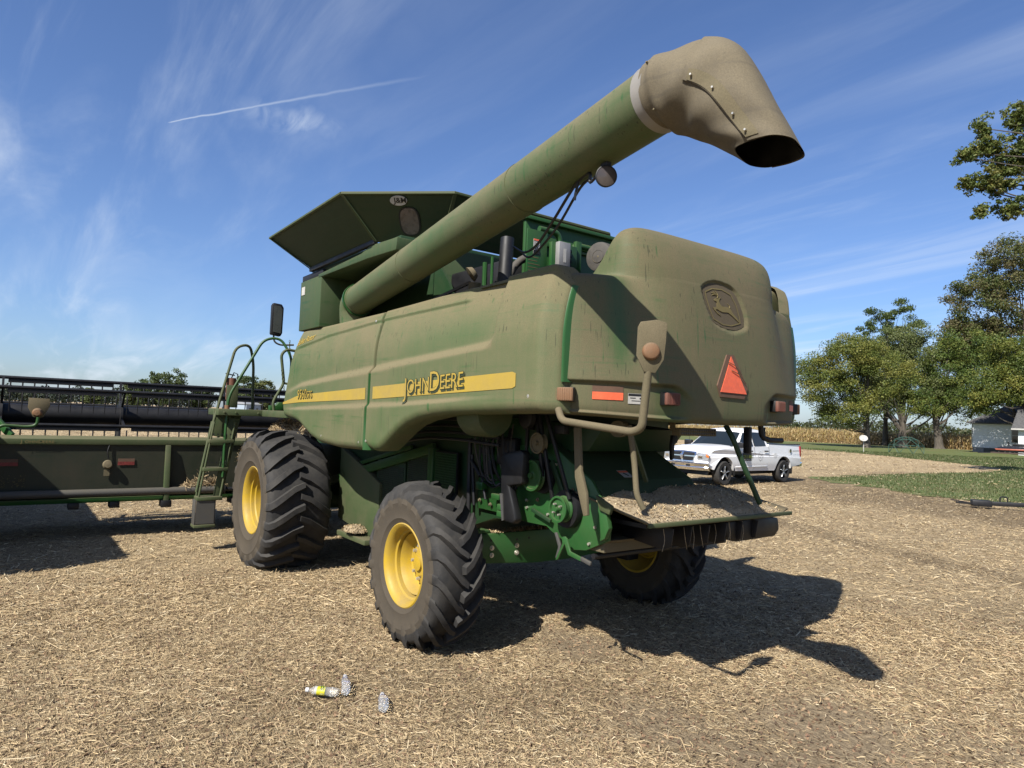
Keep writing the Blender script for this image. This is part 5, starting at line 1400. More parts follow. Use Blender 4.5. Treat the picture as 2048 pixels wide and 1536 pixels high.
mkp = MB().add(vs, [tuple(range(n)), tuple(reversed(range(n, 2*n)))]+[(i, (i+1) % n, (i+1) % n+n, i+n) for i in range(n)]).build('marker_plate', MT['tan'], CH, bevel=.003)
MB().lathe([(.0,.030), (.036,.029), (.045,.024), (.05,.012), (.05,0)], c+Vector((0,0,-.035))-e*.0, nrm_, 24).build('marker_lamp', MT['amber'], mkp, smooth=50)
MB().cyl((1.80,.9,1.95), (1.80,.9,1.84), .016, n=8).build('hanger', MT['black_metal'], CH)
# far-side marker seen hanging below the hood
tube([(1.90,.70,1.98), (1.90,.72,1.87), (1.92,.80,1.845), (1.92,.98,1.845)], .022, 'marker_arm', MT['black_metal'], CH, 10, .05)
MB().box(1.93, 1.99, .42, .46, 1.74, 1.95).build('rubber_flap', MT['black'], CH, bevel=.01)
hk = MB().prism([(0.0,1.86), (.055,1.86), (.055,1.80), (.02,1.80), (.02,1.68), (-.005,1.66), (-.012,1.78)], 'x', 1.55, 1.58).build('hitch_hook', MT['black_metal'], CH, bevel=.003)
MB().cyl((1.62,-.62,1.90), (1.70,-.75,1.90), .06, n=20).build('exhaust_stub', MT['tan'], CH)

# ---- operator platform, ladder and rails
O = MT['olive']
MB().box(-5.15, -4.58, -1.98, -1.05, 1.84, 1.93).build('platform', O, CH, bevel=.008)
MB().box(-4.58, -3.55, -1.40, -1.05, 1.84, 1.93).build('platform_walkway', O, CH, bevel=.008)
for y_ in (-1.9, -1.75, -1.45, -1.2): MB().lathe([(0,.012), (.014,.010), (.016,0)], (-4.58,y_,1.88), (1,0,0), 10).build('bolt', MT['olive'], CH)
MB().prism([(-1.30,1.93), (-1.10,1.93), (-1.10,2.05), (-1.18,2.05), (-1.22,2.0), (-1.30,2.0)], 'x', -4.65, -4.55).build('step_bracket', MT['green'], CH, bevel=.004)
def lad(y, z): # ladder leans outward towards its foot
    return y - .20*(1.85-z)/1.4
xl = -4.72
for y_, mt_ in ((-1.99, O), (-1.72, O)):
    for dx in (-.07, .07):
        tube([(xl+dx, lad(y_, .70), .70), (xl+dx, lad(y_, 1.75), 1.75)], .0145, 'ladder_stile', mt_, CH, 8)
MB().prism([(-1.99,1.55), (-1.70,1.52), (-1.62,1.85), (-1.5,1.93), (-1.99,1.93)], 'x', xl-.10, xl-.06).build('ladder_plate', O, CH, bevel=.005)
MB().prism([(lad(-1.74,.72)-.05,.72), (lad(-1.74,.72)+.06,.72), (-1.66,1.8), (-1.80,1.8)], 'x', xl-.02, xl+.02).build('ladder_channel', MT['olive'], CH, bevel=.004)
for z_ in (.71, 1.10, 1.48):
    MB().box(xl-.10, xl+.10, lad(-2.01, z_), lad(-1.69, z_), z_-.02, z_+.03).build('ladder_tread', O, CH, bevel=.006)
    for q in range(5):
        y_ = lad(-1.98, z_)+.055*q+.02
        MB().cyl((xl+.101,y_,z_+.10), (xl+.103,y_,z_+.10), .012, n=8).build('tread_hole', MT['black'], CH) if z_ > .8 else None
zb_ = .36
for y_ in (-2.185, -1.935): MB().box(xl-.08, xl+.08, y_-.006, y_+.006, zb_, .70).build('step_hanger', MT['grey_steel'], CH, bevel=.003)
MB().box(xl+.07, xl+.085, -2.175, -1.945, zb_+.02, .70).build('step_hanger', MT['grey_steel'], CH)
MB().box(xl-.10, xl+.10, -2.195, -1.925, zb_-.03, zb_+.01).build('bottom_step', O, CH, bevel=.006)
rail = MT['olive']
tube([(xl+.02, lad(-2.02,.8), .8), (xl+.02, lad(-2.02,1.5)+.01, 1.5), (xl-.02,-1.93,2.05), (xl-.06,-1.75,2.80), (xl-.10,-1.55,2.86), (xl-.16,-1.47,2.6), (xl-.2,-1.44,1.93)], .019, 'handrail', rail, CH, 10, .12)
tube([(xl+.08, lad(-1.74,1.0), 1.0), (xl+.08,-1.86,1.62), (xl+.06,-1.84,2.1), (-4.62,-1.42,2.93), (-4.58,-1.20,2.97), (-4.50,-1.05,2.7), (-4.5,-1.06,2.3), (-4.5,-1.08,1.95)], .019, 'handrail', MT['green'], CH, 10, .12)
tube([(-4.45,-1.28,1.93), (-4.45,-1.30,2.05), (-4.45,-1.16,2.32), (-4.45,-1.22,2.72), (-4.45,-1.15,2.80), (-4.45,-.95,2.78)], .02, 'gate_rail', rail, CH, 10, .06)
tube([(-4.45,-1.16,2.32), (-4.45,-1.0,2.30)], .016, 'gate_rail', rail, CH, 8)
# chain: real links
lk = None
def link_mesh():
    mb = MB(); pts = []
    for k in range(13):
        a = 2*math.pi*k/12; pts.append((0, .010*math.cos(a), .018*math.sin(a)))
    mb.sweep(pts, .0035, 5, cap=False); return mb
for pts in (spline([(-4.48,-1.10,2.92), (-4.47,-1.09,2.75), (-4.47,-1.02,2.55), (-4.46,-.95,2.50)], 6), spline([(-4.44,-1.20,2.5), (-4.44,-1.18,2.35), (-4.44,-1.15,2.2)], 5)):
    for i in range(len(pts)-1):
        d = (pts[i+1]-pts[i])
        k = max(1, int(d.length/.03))
        for q in range(k):
            o = None
            if lk is None: o = link_mesh().build('chain_link', MT['olive'], CH); lk = o
            else: o = lk.copy(); COL.objects.link(o)
            o.location = pts[i]+d*(q/k); o.rotation_euler = (0, 0, (i+q) % 2*1.57)
# wide mirror on its arm
tube([(-4.75,-.95,2.9), (-4.75,-1.15,2.88), (-4.75,-1.24,2.92), (-4.75,-1.25,3.05)], .013, 'mirror_arm', MT['grey_steel'], CH, 8, .05)
mr = MB().prism([(-1.30,3.02), (-1.16,3.0), (-1.135,3.05), (-1.13,3.42), (-1.16,3.47), (-1.28,3.48), (-1.30,3.44)], 'x', -4.79, -4.71).build('mirror', MT['black'], CH, bevel=.015)
MB().prism([(-1.275,3.06), (-1.16,3.045), (-1.155,3.40), (-1.19,3.44), (-1.275,3.44)], 'x', -4.7085, -4.705).build('mirror_glass', plain('dusty_mirror', (.10,.11,.10), .3, .5), mr, smooth=0)
# fire extinguisher bracket at the ladder head
fx = MB().cyl((-4.80,-1.78,2.06), (-4.80,-1.78,2.36), .065, n=16).build('fire_extinguisher', dusty('dusty_red', (.25,.03,.02), amt=.5, streak=0, scale=5), CH)
MB().box(-4.74, -4.72, -1.85, -1.70, 1.95, 2.26).build('bracket', O, fx, bevel=.004)
tube([(-4.80,-1.78,2.36), (-4.80,-1.75,2.44), (-4.80,-1.70,2.42), (-4.8,-1.69,2.3)], .008, 'hose', MT['black'], fx, 6)
MB().bar((-4.80,-1.86,2.42), (-4.80,-1.74,2.40), .02, .015).build('trigger', MT['black'], fx)
MB().cyl((-4.62,-1.86,1.86), (-4.62,-1.86,1.98), .035, n=12).build('marker_lamp', MT['amber'], CH)
# plant residue piled on the front axle behind the tyre
def mound(name, c, rx, ry, rz, n, mat, parent, L0=.03, L1=.10):
    q = rg2.normal(size=(n, 3)); q /= np.linalg.norm(q, axis=1)[:, None]; q[:, 2] = np.abs(q[:, 2])
    rr = rg2.uniform(.75, 1.04, n)
    P = np.array(c)+q*np.array([rx, ry, rz])*rr[:, None]
    L = rg2.uniform(L0, L1, n); d = rg2.normal(size=(n, 3)); d /= np.linalg.norm(d, axis=1)[:, None]
    s = np.cross(d, rg2.normal(size=(n, 3))); s /= np.linalg.norm(s, axis=1)[:, None]; s *= .0035
    V = np.stack([P-d*L[:,None]/2-s, P-d*L[:,None]/2+s, P+d*L[:,None]/2+s, P+d*L[:,None]/2-s], 1).reshape(-1, 3)
    o = raw(name, V, np.arange(4*n).reshape(-1, 4), MT['straw'], parent, col=np.repeat(straw_cols(n, np.full(n, .5)), 4, 0))
    b = MB(); u_, v_ = np.meshgrid(np.linspace(0, 2*np.pi, 25), np.linspace(0, np.pi/2, 8), indexing='ij')
    b.grid(np.stack([c[0]+rx*.85*np.cos(u_)*np.cos(v_), c[1]+ry*.85*np.sin(u_)*np.cos(v_), c[2]+rz*.85*np.sin(v_)], -1))
    k = b.build(name, MT['chaff'], parent); k['kind'] = 'stuff'; o['kind'] = 'stuff'
mound('residue_pile', (-4.30,-1.12,1.40), .42, .28, .42, 2600, None, CH)
mound('residue_pile', (-4.92,-1.30,1.18), .24, .30, .40, 1500, None, CH)
mound('residue_pile', (-3.70,-.98,1.62), .50, .26, .22, 1800, None, CH)
mound('residue_pile', (-2.35,-.92,.56), .20, .14, .08, 500, None, CH, .01, .03)
chips('axle_chaff', 1500, lambda n: (rg2.uniform(-.02, .15, n), rg2.uniform(-.70, .2, n)), lambda x, y: .907+.012*rg2.random(len(x)), CH)

# ================================================================== grain header in front of the combine
HX = -6.25
HD = thing('grain_header', 'long green grain header with black tined reel at the left edge', 'header', (HX, 0, 0))
HD_INV = Matrix.Translation((HX, 0, 0)).inverted()
def hp(o):                                # parts are modelled in world coordinates
    o.matrix_parent_inverse = HD_INV; return o
m = dusty('scuffed_dark_sheet', (0.013, 0.028, 0.013), (0.070, 0.056, 0.034), amt=.38, var=.45, streak=.2, rough=.45, up=.1, scale=1.5, bump=.35)
YL, YR = -4.62, 4.62
hp(MB().prism([(HX-.35,.62), (HX,.62), (HX+.02,1.36), (HX-.05,1.36), (HX-.25,.75)], 'y', YL, YR).build('back_sheet', m, HD, smooth=0))
hp(MB().prism([(HX-.10,1.35), (HX+.05,1.345), (HX+.06,1.425), (HX+.0,1.465), (HX-.10,1.465)], 'y', YL, YR).build('top_beam', MT['olive'], HD, bevel=.006))
hp(MB().prism([(HX-.5,.52), (HX+.04,.52), (HX+.06,.585), (HX-.5,.60)], 'y', YL, YR).build('bottom_rail', MT['green'], HD, bevel=.006))
tb2 = hp(tube([(HX+.11, YL, .665), (HX+.11, -1.45, .665)], .055, 'drive_shaft_tube', MT['grey_steel'], HD, 16))
hp(tube([(HX+.11,-1.45,.665), (HX+.11,-.8,.665)], .035, 'drive_shaft', MT['black_metal'], HD, 12))
for k in range(5): hp(MB().lathe([(.04,-.01), (.078,-.006), (.078,.006), (.04,.01)], (HX+.11,-1.60+k*.035,.665), (0,1,0), 20).build('shaft_boot', MT['black'], HD))
for y_ in (-2.28, -.9, .9, 2.28):
    hp(MB().prism([(HX+.03,1.345), (HX+.075,1.345), (HX+.16,.47), (HX+.03,.47)], 'y', y_-.035, y_+.035).build('back_brace', MT['olive'], HD, bevel=.005))
    hp(MB().box(HX-.02, HX+.18, y_-.07, y_+.07, .43, .53).build('brace_foot', MT['black_metal'], HD, bevel=.01))
for y_ in (-3.45, -2.95, -1.3, 1.3, 2.9): hp(MB().box(HX-.1, HX+.10, y_-.06, y_+.07, .44, .53).build('skid_bracket', MT['black_metal'], HD, bevel=.012))
hp(MB().prism([(HX-1.35,.36), (HX-.3,.50), (HX-.3,.56), (HX-1.35,.40)], 'y', YL, YR).build('cutter_pan', MT['grey_steel'], HD))
for s in (-1, 1):
    e = hp(MB().prism([(HX+.02,.45), (HX+.02,1.40), (HX-.5,1.35), (HX-1.3,.75), (HX-1.75,.44), (HX-1.3,.36), (HX-.4,.48)], 'y', s*4.62, s*4.68).build('end_sheet', MT['green'], HD, bevel=.01))
hp(MB().cyl((HX-.62,YL+.05,.75), (HX-.62,YR-.05,.75), .20, n=24).build('cross_auger', MT['grey_steel'], HD))
fl = MB()
for s in (-1, 1):
    pts_i, pts_o = [], []
    for k in range(120):
        a = k/119*2*math.pi*7; y_ = s*(4.5-k/119*3.7)
        pts_i.append((HX-.62+.2*math.cos(a*s), y_, .75+.2*math.sin(a*s))); pts_o.append((HX-.62+.31*math.cos(a*s), y_, .75+.31*math.sin(a*s)))
    fl.grid(np.array([pts_i, pts_o]))
hp(fl.build('auger_flighting', MT['grey_steel'], HD, smooth=60))
# lettering, reflectors, lamps on the back
for s_, size, ox in (('J', .078, 0), ('OHN', .06, .045), ('D', .078, .195), ('EERE', .06, .25)):
    V2, F = text_poly(s_, size, .001); hp(MB().add([(HX+.0625, -4.10+ox+float(a)*1.05, 1.365+float(b)*.85) for a, b in V2], F).build('maker_lettering', MT['decal_dim'], HD, smooth=0, fix=False))
for y_, k in ((-4.37, .26), (-2.93, .215)):
    t = hp(MB().box(HX+.022, HX+.026, y_, y_+k, 1.05, 1.10).build('reflective_tape', plain('worn_red_tape', (.22,.03,.025), .6, var=.6, scale=30), HD, smooth=0))
    hp2 = MB().box(HX+.022, HX+.0255, y_, y_+k, 1.10, 1.145).build('dirty_tape', MT['red_dusty'], t, smooth=0); hp2.matrix_parent_inverse = Matrix()
mb = MB()
for k in range(70): 
    y_, z_ = random.uniform(-4.33, -4.02), random.uniform(.76, .93); mb.box(HX+.022, HX+.0245, y_, y_+random.uniform(.004, .02), z_, z_+random.uniform(.002, .008))
hp(mb.build('worn_label', MT['decal_dim'], HD, smooth=0))
lp = hp(MB().lathe([(.0,.05), (.05,.045), (.065,.02), (.065,0)], (HX+.04,-3.06,1.06), (1,0,.2), 20).build('round_lamp', MT['tan'], HD))
q = MB().box(HX+.03, HX+.05, -3.10, -3.03, .90, .985).build('lamp_bracket', MT['tan'], lp); q.matrix_parent_inverse = Matrix()
hp(tube(spline([(HX+.04,-3.05,1.34), (HX+.045,-3.07,1.24), (HX+.04,-3.05,1.14)], 4), .009, 'lamp_cable', MT['black'], HD, 6))
hp(tube([(HX-.1,-4.45,1.45), (HX-.05,-4.32,1.60), (HX-.05,-4.05,1.58), (HX-.03,-3.93,1.60), (HX-.03,-3.92,1.72)], .021, 'lamp_arm', MT['green'], HD, 10, .06))
sh = hp(MB().prism([(-4.04,2.0-.02), (-3.80,1.975), (-3.79,1.88), (-3.86,1.72), (-3.92,1.70), (-3.98,1.72), (-4.045,1.85)], 'x', HX-.09, HX-.075).build('lamp_shield', MT['tan'], HD, bevel=.003))
q = MB().lathe([(.0,.075), (.04,.07), (.06,.045), (.062,.0)], (HX-.07,-3.93,1.78), (1,-.15,0), 24).build('amber_lamp', MT['amber'], sh); q.matrix_parent_inverse = Matrix()
hp(MB().bar((HX-.05,-4.20,1.45), (HX-.5,-4.62,1.95), .05, .09).build('reel_arm', MT['clean'], HD, bevel=.006))
# straw caught behind the shaft
n = 500; yy = rg2.uniform(-2.05, -1.45, n); zz = .72+np.abs(rg2.normal(0, .05, n))*np.clip(1-np.abs(yy+1.75)/.35, .1, 1)*2; xx = HX+.08+rg2.normal(0, .03, n)
d = rg2.normal(size=(n, 3)); d /= np.linalg.norm(d, axis=1)[:, None]; L = rg2.uniform(.05, .16, n)[:, None]; s_ = np.cross(d, rg2.normal(size=(n, 3))); s_ /= np.linalg.norm(s_, axis=1)[:, None]; s_ *= .0028
c = np.stack([xx, yy, zz], -1)
q = hp(raw('caught_straw', np.stack([c-d*L/2-s_, c-d*L/2+s_, c+d*L/2+s_, c+d*L/2-s_], 1).reshape(-1, 3), np.arange(4*n).reshape(-1, 4), MT['straw'], HD, col=np.repeat(straw_cols(n, np.full(n, .4)), 4, 0))); q['kind'] = 'stuff'
# reel
RX, RZ, RR = -7.42, 1.745, .55
reel = hp(MB().cyl((RX,-4.45,RZ), (RX,4.45,RZ), .145, n=28).build('reel', MT['black_metal'], HD))
spy = (-4.34, -2.80, -1.2, 1.2, 2.8, 4.34)
for y_ in spy:
    sp = MB()
    for k in range(6):
        a = R(-16+60*k)
        sp.bar((RX,y_,RZ), (RX+RR*math.cos(a),y_,RZ+RR*math.sin(a)), .03, .05)
    o = sp.build('spider_arm', MT['black_metal'], reel); o.matrix_parent_inverse = Matrix()
    o = MB().lathe([(.14,-.02), (.24,-.015), (.24,.015), (.14,.02)], (RX,y_,RZ), (0,1,0), 24).build('spider_hub', MT['black_metal'], reel)
tine_me = None; rest = MB()
tm = MB().sweep([(0,0,0), (.012,0,-.06), (.0,0,-.15), (-.025,0,-.29)], [.012, .010, .008, .005], 5)
for k in range(6):
    a = R(-16+60*k); bx_, bz_ = RX+RR*math.cos(a), RZ+RR*math.sin(a)
    bat = hp(MB().cyl((bx_,-4.4,bz_), (bx_,4.4,bz_), .026, n=10).box(bx_-.012, bx_+.012, -4.28, -2.9, bz_-.075, bz_-.02).box(bx_-.012, bx_+.012, -2.70, 4.28, bz_-.075, bz_-.02).build('reel_bat', MT['black_metal'], HD, smooth=40))
    shown = k in (0, 1, 2, 3)
    for q in range(58):
        y_ = -4.25+q*.149
        if shown and y_ < -.35:
            if tine_me is None:
                o = MB().add(tm.v, tm.f).build('tine', MT['black_metal'], bat); tine_me = o.data
            else:
                o = bpy.data.objects.new('tine', tine_me); COL.objects.link(o); o.parent = bat
            o.location = (bx_, y_, bz_-.06)
        else:
            rest.add([(bx_+v[0], y_+v[1], bz_-.06+v[2]) for v in tm.v], tm.f)
q = hp(rest.build('remaining_tines', MT['black_metal'], HD)); q['kind'] = 'stuff'
hp(MB().bar((RX,-4.5,RZ), (HX-.1,-4.55,1.42), .05, .09).build('reel_arm', MT['black_metal'], HD, bevel=.005))
hp(MB().bar((RX+.02,-2.80,RZ), (RX+.10,-2.86,1.2), .06, .03).build('reel_brace', MT['grey_steel'], HD, bevel=.005))

# ================================================================== trailer standing left of the picture; only its shadow reaches in
GT = thing('grain_trailer', 'tall grain trailer beside the header, known by its blocky shadow', 'trailer', (-7.75, -6.80, 0))
gw = plain('grey_trailer_sheet', (.30,.31,.32), .5, .2)
MB().box(-4.0, 4.0, -1.22, 1.22, 1.35, 2.75).prism([(-3.2,.75), (3.2,.75), (4.0,1.35), (-4.0,1.35)], 'y', -1.0, 1.0).build('body', gw, GT, bevel=.02)
for k in range(9): MB().box(-3.9+k*.95, -3.82+k*.95, 1.22, 1.27, 1.36, 2.74).build('rib', gw, GT)
for x_ in (-2.6, -1.5, 2.9):
    for s in (-1, 1):
        MB().lathe([(.28,-.12), (.47,-.13), (.5,-.08), (.5,.08), (.47,.13), (.28,.12)], (x_, s*1.02, .5), (0,1,0), 28).build('tyre', MT['rubber'], GT)
        MB().lathe([(0,.05), (.28,.05), (.28,-.05)], (x_, s*1.02, .5), (0,s,0), 20).build('rim', MT['alu'], GT)
MB().box(-3.9, 4.0, -.5, .5, .55, .75).build('chassis', MT['black_metal'], GT)

# ================================================================== pickup truck
TR = thing('pickup_truck', 'white crew cab pickup with chrome grille parked on the stubble behind the combine', 'pickup truck', (-9.66, 14.75, 0), R(90.0+1.5))
TR.scale = (1.0,)*3
m = Mat('white_paint'); m.set(Base_Color=(.64,.64,.64), Roughness=.28); m.b.inputs['Coat Weight'].default_value = .6; m.b.inputs['Coat Roughness'].default_value = .05
MT['white'] = m.m
# local frame: +x rearwards... x=0 at front axle, front bumper at x=-.98, tail at x=4.75; left side (driver) is -y
def arch(cx, rr, z0, n=12, rev=False):
    a0 = math.asin(max(-1, min(1, (z0-.42)/rr)))
    pts = [(cx+rr*math.cos(t), .42+rr*math.sin(t)) for t in np.linspace(a0, math.pi-a0, n)]
    return pts
WB_ = 3.57
prof = [(-.93,.62)] + [(-.56,.52)] + list(reversed(arch(0, .52, .52))) + [(.56,.46), (3.0,.44)] + list(reversed(arch(WB_, .52, .50))) + [(4.13,.55), (4.72,.62), (4.76,.85), (4.74,1.36), (2.62,1.36), (2.60,1.30), (.62,1.27), (.45,1.265), (.0,1.235), (-.55,1.185), (-.82,1.10), (-.93,.92)]
n = len(prof)
def wid(x, z):
    w_ = 1.0
    w_ -= .10*smooth01(-.35, -.95, x) + .03*smooth01(4.2, 4.76, x)
    w_ -= .055*smooth01(1.0, 1.38, z) + .05*smooth01(.75, .42, z)
    return float(w_)
body = MB()
cols_ = [-1.0, -.93, -.75, -.4, 0, .4, .75, .93, 1.0]
tris = tessellate_polygon([[Vector((a, b, 0)) for a, b in prof]])
rows = []
for c_ in cols_:
    edge = abs(c_) > .99
    rr_ = []
    for (a, b) in prof:
        zz = b
        if b > 1.0 and a < .7: zz = b + .05*(1-abs(c_)**2.2) - .05*float(smooth01(.7, 1.0, abs(c_)))
        xx = a
        if a < -.6: xx = a + .16*abs(c_)**3
        rr_.append((xx, c_*wid(a, b), zz))
    rows.append(rr_)
vs = [q for r_ in rows for q in r_]
fs = [tuple(t) for t in tris] + [tuple((len(cols_)-1)*n+i for i in t) for t in tris]
for k in range(len(cols_)-1):
    for i in range(n): fs.append((k*n+i, k*n+(i+1) % n, (k+1)*n+(i+1) % n, (k+1)*n+i))
bo = body.add(vs, fs).build('body', MT['white'], TR, smooth=22)
# cab with tumblehome
cabv = []
cprof = [(.50,1.20), (1.28,1.80), (1.5,1.87), (2.0,1.90), (2.45,1.87), (2.58,1.78), (2.66,1.20)]
rows = []
def cw(z, x=1.5): return .945-.20*smooth01(1.22, 1.92, z)**1.0
for c_ in np.linspace(-1, 1, 13):
    rows.append([(a+ (.10*abs(c_)**2.5 if a < 1.45 else -.02*abs(c_)**2), c_*cw(b), b-.05*abs(c_)**4*min(1, max(0, (b-1.2)/.6))) for a, b in cprof])
vs = [q for r_ in rows for q in r_]; nn_ = len(cprof)
fs = [tuple(range(nn_)), tuple(12*nn_+i for i in range(nn_))]+[(k*nn_+i, k*nn_+i+1, (k+1)*nn_+i+1, (k+1)*nn_+i) for k in range(12) for i in range(nn_-1)]
MB().add(vs, fs).build('cab', MT['white'], TR, smooth=35)
def cabside(poly, s, off, name, mat):
    return MB().add([(a, s*(cw(b)-.05*0+off), b) for a, b in poly]+[(a, s*(cw(b)-.03), b) for a, b in poly], [tuple(range(len(poly)))]+[(i, (i+1) % len(poly), (i+1) % len(poly)+len(poly), i+len(poly)) for i in range(len(poly))]).build(name, mat, TR, smooth=0)
for s in (-1, 1):
    cabside([(.86,1.30), (1.30,1.74), (1.66,1.77), (1.68,1.30)], s, .012, 'side_window', MT['glass'])
    cabside([(1.78,1.30), (1.78,1.77), (2.30,1.76), (2.42,1.62), (2.46,1.30)], s, .012, 'side_window', MT['glass'])
# windscreen and rear window
ws = []
for c_ in np.linspace(-.88, .88, 15):
    row = []
    for t in (.10, .35, .6, .92):
        a = .5+.78*t; b = 1.2+.6*t
        row.append((a+.10*abs(c_)**2.5-.02, c_*cw(b), b-.05*abs(c_)**4*t+.016))
    ws.append(row)
MB().grid(np.array(ws)).build('windscreen', MT['glass'], TR, smooth=40)
MB().box(2.70, 4.60, -.82, .82, .95, 1.365).build('bed_liner', MT['black'], TR)
MB().box(2.66, 4.74, .86, .95, 1.355, 1.385).box(2.66, 4.74, -.95, -.86, 1.355, 1.385).build('bed_rail', MT['black'], TR, bevel=.01)
gw_ = MB()
for s in (-1, 1):
    for x_ in (0, WB_):
        w_ = MB().lathe([(.24,-.13), (.36,-.135), (.395,-.10), (.40,-.04), (.40,.04), (.395,.10), (.36,.135), (.255,.125), (.25,.10)], (x_, s*.87, .40), (0,s,0), 36).build('wheel', MT['rubber'], TR, smooth=40)
        MB().lathe([(.255,.10), (.255,.118), (.235,.115), (.22,.03), (.0,.03)], (x_, s*.87, .40), (0,s,0), 30).build('rim', MT['black_metal'], w_, smooth=30)
        for k in range(5):
            a = 2*math.pi*k/5+.3
            MB().bar((x_+.03*math.cos(a), s*(.87+.10), .40+.03*math.sin(a)), (x_+.235*math.cos(a), s*(.87+.105), .40+.235*math.sin(a)), .075, .03).build('spoke', MT['alu'], w_, bevel=.008)
        MB().cyl((x_, s*.96, .40), (x_, s*.985, .40), .06, n=16).build('hub', MT['alu'], w_)
        al = MB()
        for q in range(16):
            t0_, t1_ = math.pi*q/16, math.pi*(q+1)/16
            al.add([(x_+.52*math.cos(t0_), s*.90, .42+.52*math.sin(t0_)), (x_+.52*math.cos(t1_), s*.90, .42+.52*math.sin(t1_)), (x_+.5*math.cos(t1_), s*.6, .42+.5*math.sin(t1_)), (x_+.5*math.cos(t0_), s*.6, .42+.5*math.sin(t0_))], [(0,1,2,3)])
        al.build('wheel_well', MT['black'], TR, smooth=40)
def fx_(y, base=-.93): return base + .16*abs(y/1.0)**3
def front(poly, off, name, mat, parent, depth=.03):
    d_ = dense(poly, 4); n = len(d_)
    tr = tessellate_polygon([[Vector((a, b, 0)) for a, b in d_]])
    vs = [(fx_(a)+off+(.09*smooth01(.95, 1.15, b)), a, b) for a, b in d_]; vs += [(q[0]+depth, q[1], q[2]) for q in vs]
    return MB().add(vs, [tuple(t) for t in tr]+[(i, (i+1) % n, (i+1) % n+n, i+n) for i in range(n)]).build(name, mat, parent, smooth=0)
gr = front([(-.50,1.085), (0,1.11), (.50,1.085), (.54,1.02), (.47,.79), (.42,.755), (-.42,.755), (-.47,.79), (-.54,1.02)], -.045, 'grille', MT['chrome'], TR, .06)
for s in (-1, 1):
    front([(s*.055,1.065), (s*.46,1.045), (s*.485,1.01), (s*.47,.955), (s*.055,.955)], -.052, 'grille_mesh', MT['black'], gr)
    front([(s*.055,.915), (s*.455,.915), (s*.43,.815), (s*.40,.79), (s*.055,.785)], -.052, 'grille_mesh', MT['black'], gr)
    hl = front([(s*.56,1.06), (s*.86,1.03), (s*.955,.96), (s*.93,.83), (s*.56,.84)], -.012, 'headlight', plain('headlight_glass', (.55,.57,.58), .12, .4, var=.3, scale=22), TR, .05)
    front([(s*.84,1.02), (s*.945,.965), (s*.94,.90), (s*.86,.93)], -.016, 'indicator', plain('orange_lens', (.75,.20,.02), .2), hl)
    front([(s*.60,.96), (s*.74,.955), (s*.74,.88), (s*.60,.88)], -.016, 'lamp_bowl', MT['chrome'], hl)
bd = front([(-.055,.99), (.055,.99), (.045,.86), (0,.83), (-.045,.86)], -.062, 'grille_badge', MT['chrome'], gr)
for s in (-1, 1):
    front([(s*.010,.90), (s*.035,.955), (s*.052,.955), (s*.058,.91), (s*.04,.885), (s*.036,.905), (s*.044,.93), (s*.034,.925), (s*.022,.87)], -.068, 'badge_horn', MT['alu'], gr, .008)
front([(-.02,.965), (.02,.965), (.018,.88), (0,.865), (-.018,.88)], -.068, 'badge_head', MT['alu'], gr, .008)
bp = MB(); ys_ = np.linspace(-.97, .97, 21); rows = []
for y_ in ys_:
    b_ = -1.02+.22*abs(y_)**3.2
    rows.append([(b_+.10, y_, .735), (b_-.03, y_, .728), (b_-.045, y_, .71), (b_-.012, y_, .61), (b_-.03, y_, .59), (b_-.028, y_, .575), (b_+.02, y_, .50), (b_+.12, y_, .47)])
bp.grid(np.array(rows)); bmp = bp.build('bumper', MT['chrome'], TR, smooth=50)
front([(-.9,.50), (.9,.50), (.86,.36), (-.86,.36)], .06, 'air_dam', MT['black'], TR, .06)
for s in (-1, 1): MB().box(-1.058, -1.0, s*.30-.075, s*.30+.075, .615, .665).build('tow_slot', MT['black'], bmp, bevel=.01)
# side details on both sides
for s in (-1, 1):
    yo = lambda z, k=.004, x=1.5: s*(wid(x, z)+k)
    for x0, x1, zb_ in ((.60,.60,.52), (1.72,1.72,.50), (2.58,2.62,.50)):
        MB().add([(x0-.006, yo(zb_), zb_), (x0+.006, yo(zb_), zb_), (x1+.006, yo(1.0), 1.0), (x1-.006, yo(1.0), 1.0), (x1+.006, yo(1.27), 1.27), (x1-.006, yo(1.27), 1.27)], [(0,1,2,3), (3,2,4,5)]).build('door_gap', MT['black'], TR, smooth=0)
    for x_ in (1.46, 2.42): MB().box(x_-.11, x_+.11, min(yo(1.12, .0), yo(1.12, .035)), max(yo(1.12, .0), yo(1.12, .035)), 1.10, 1.145).build('door_handle', MT['black'], TR, bevel=.01)
    mrr = MB().box(.70, .86, min(s*.93, s*1.22), max(s*.93, s*1.22), 1.24, 1.42).build('door_mirror', MT['black'], TR, bevel=.03)
    MB().box(.72, .868, min(s*1.02, s*1.215), max(s*1.02, s*1.215), 1.34, 1.426).build('mirror_cap', MT['chrome'], mrr, bevel=.03)
    MB().bar((.62, yo(.60, .008), .60), (2.5, yo(.60, .008), .60), .02, .035).build('sill_moulding', MT['white'], TR, bevel=.005)
    MB().box(4.70, 4.765, min(s*.88, s*.975), max(s*.88, s*.975), .92, 1.30).build('tail_lamp', plain('red_tail_lens', (.35,.02,.02), .2), TR, bevel=.01)
    for x_ in (.56, WB_+.56): MB().box(x_-.01, x_+.02, min(s*.72, s*.98), max(s*.72, s*.98), .30, .56).build('mud_flap', MT['black'], TR)
MB().prism([(4.70,.55), (4.88,.56), (4.90,.72), (4.74,.74)], 'y', -.95, .95).build('rear_bumper', MT['chrome'], TR, bevel=.02)
MB().box(-.3, 4.6, -.55, .55, .30, .5).build('chassis', MT['black_metal'], TR)
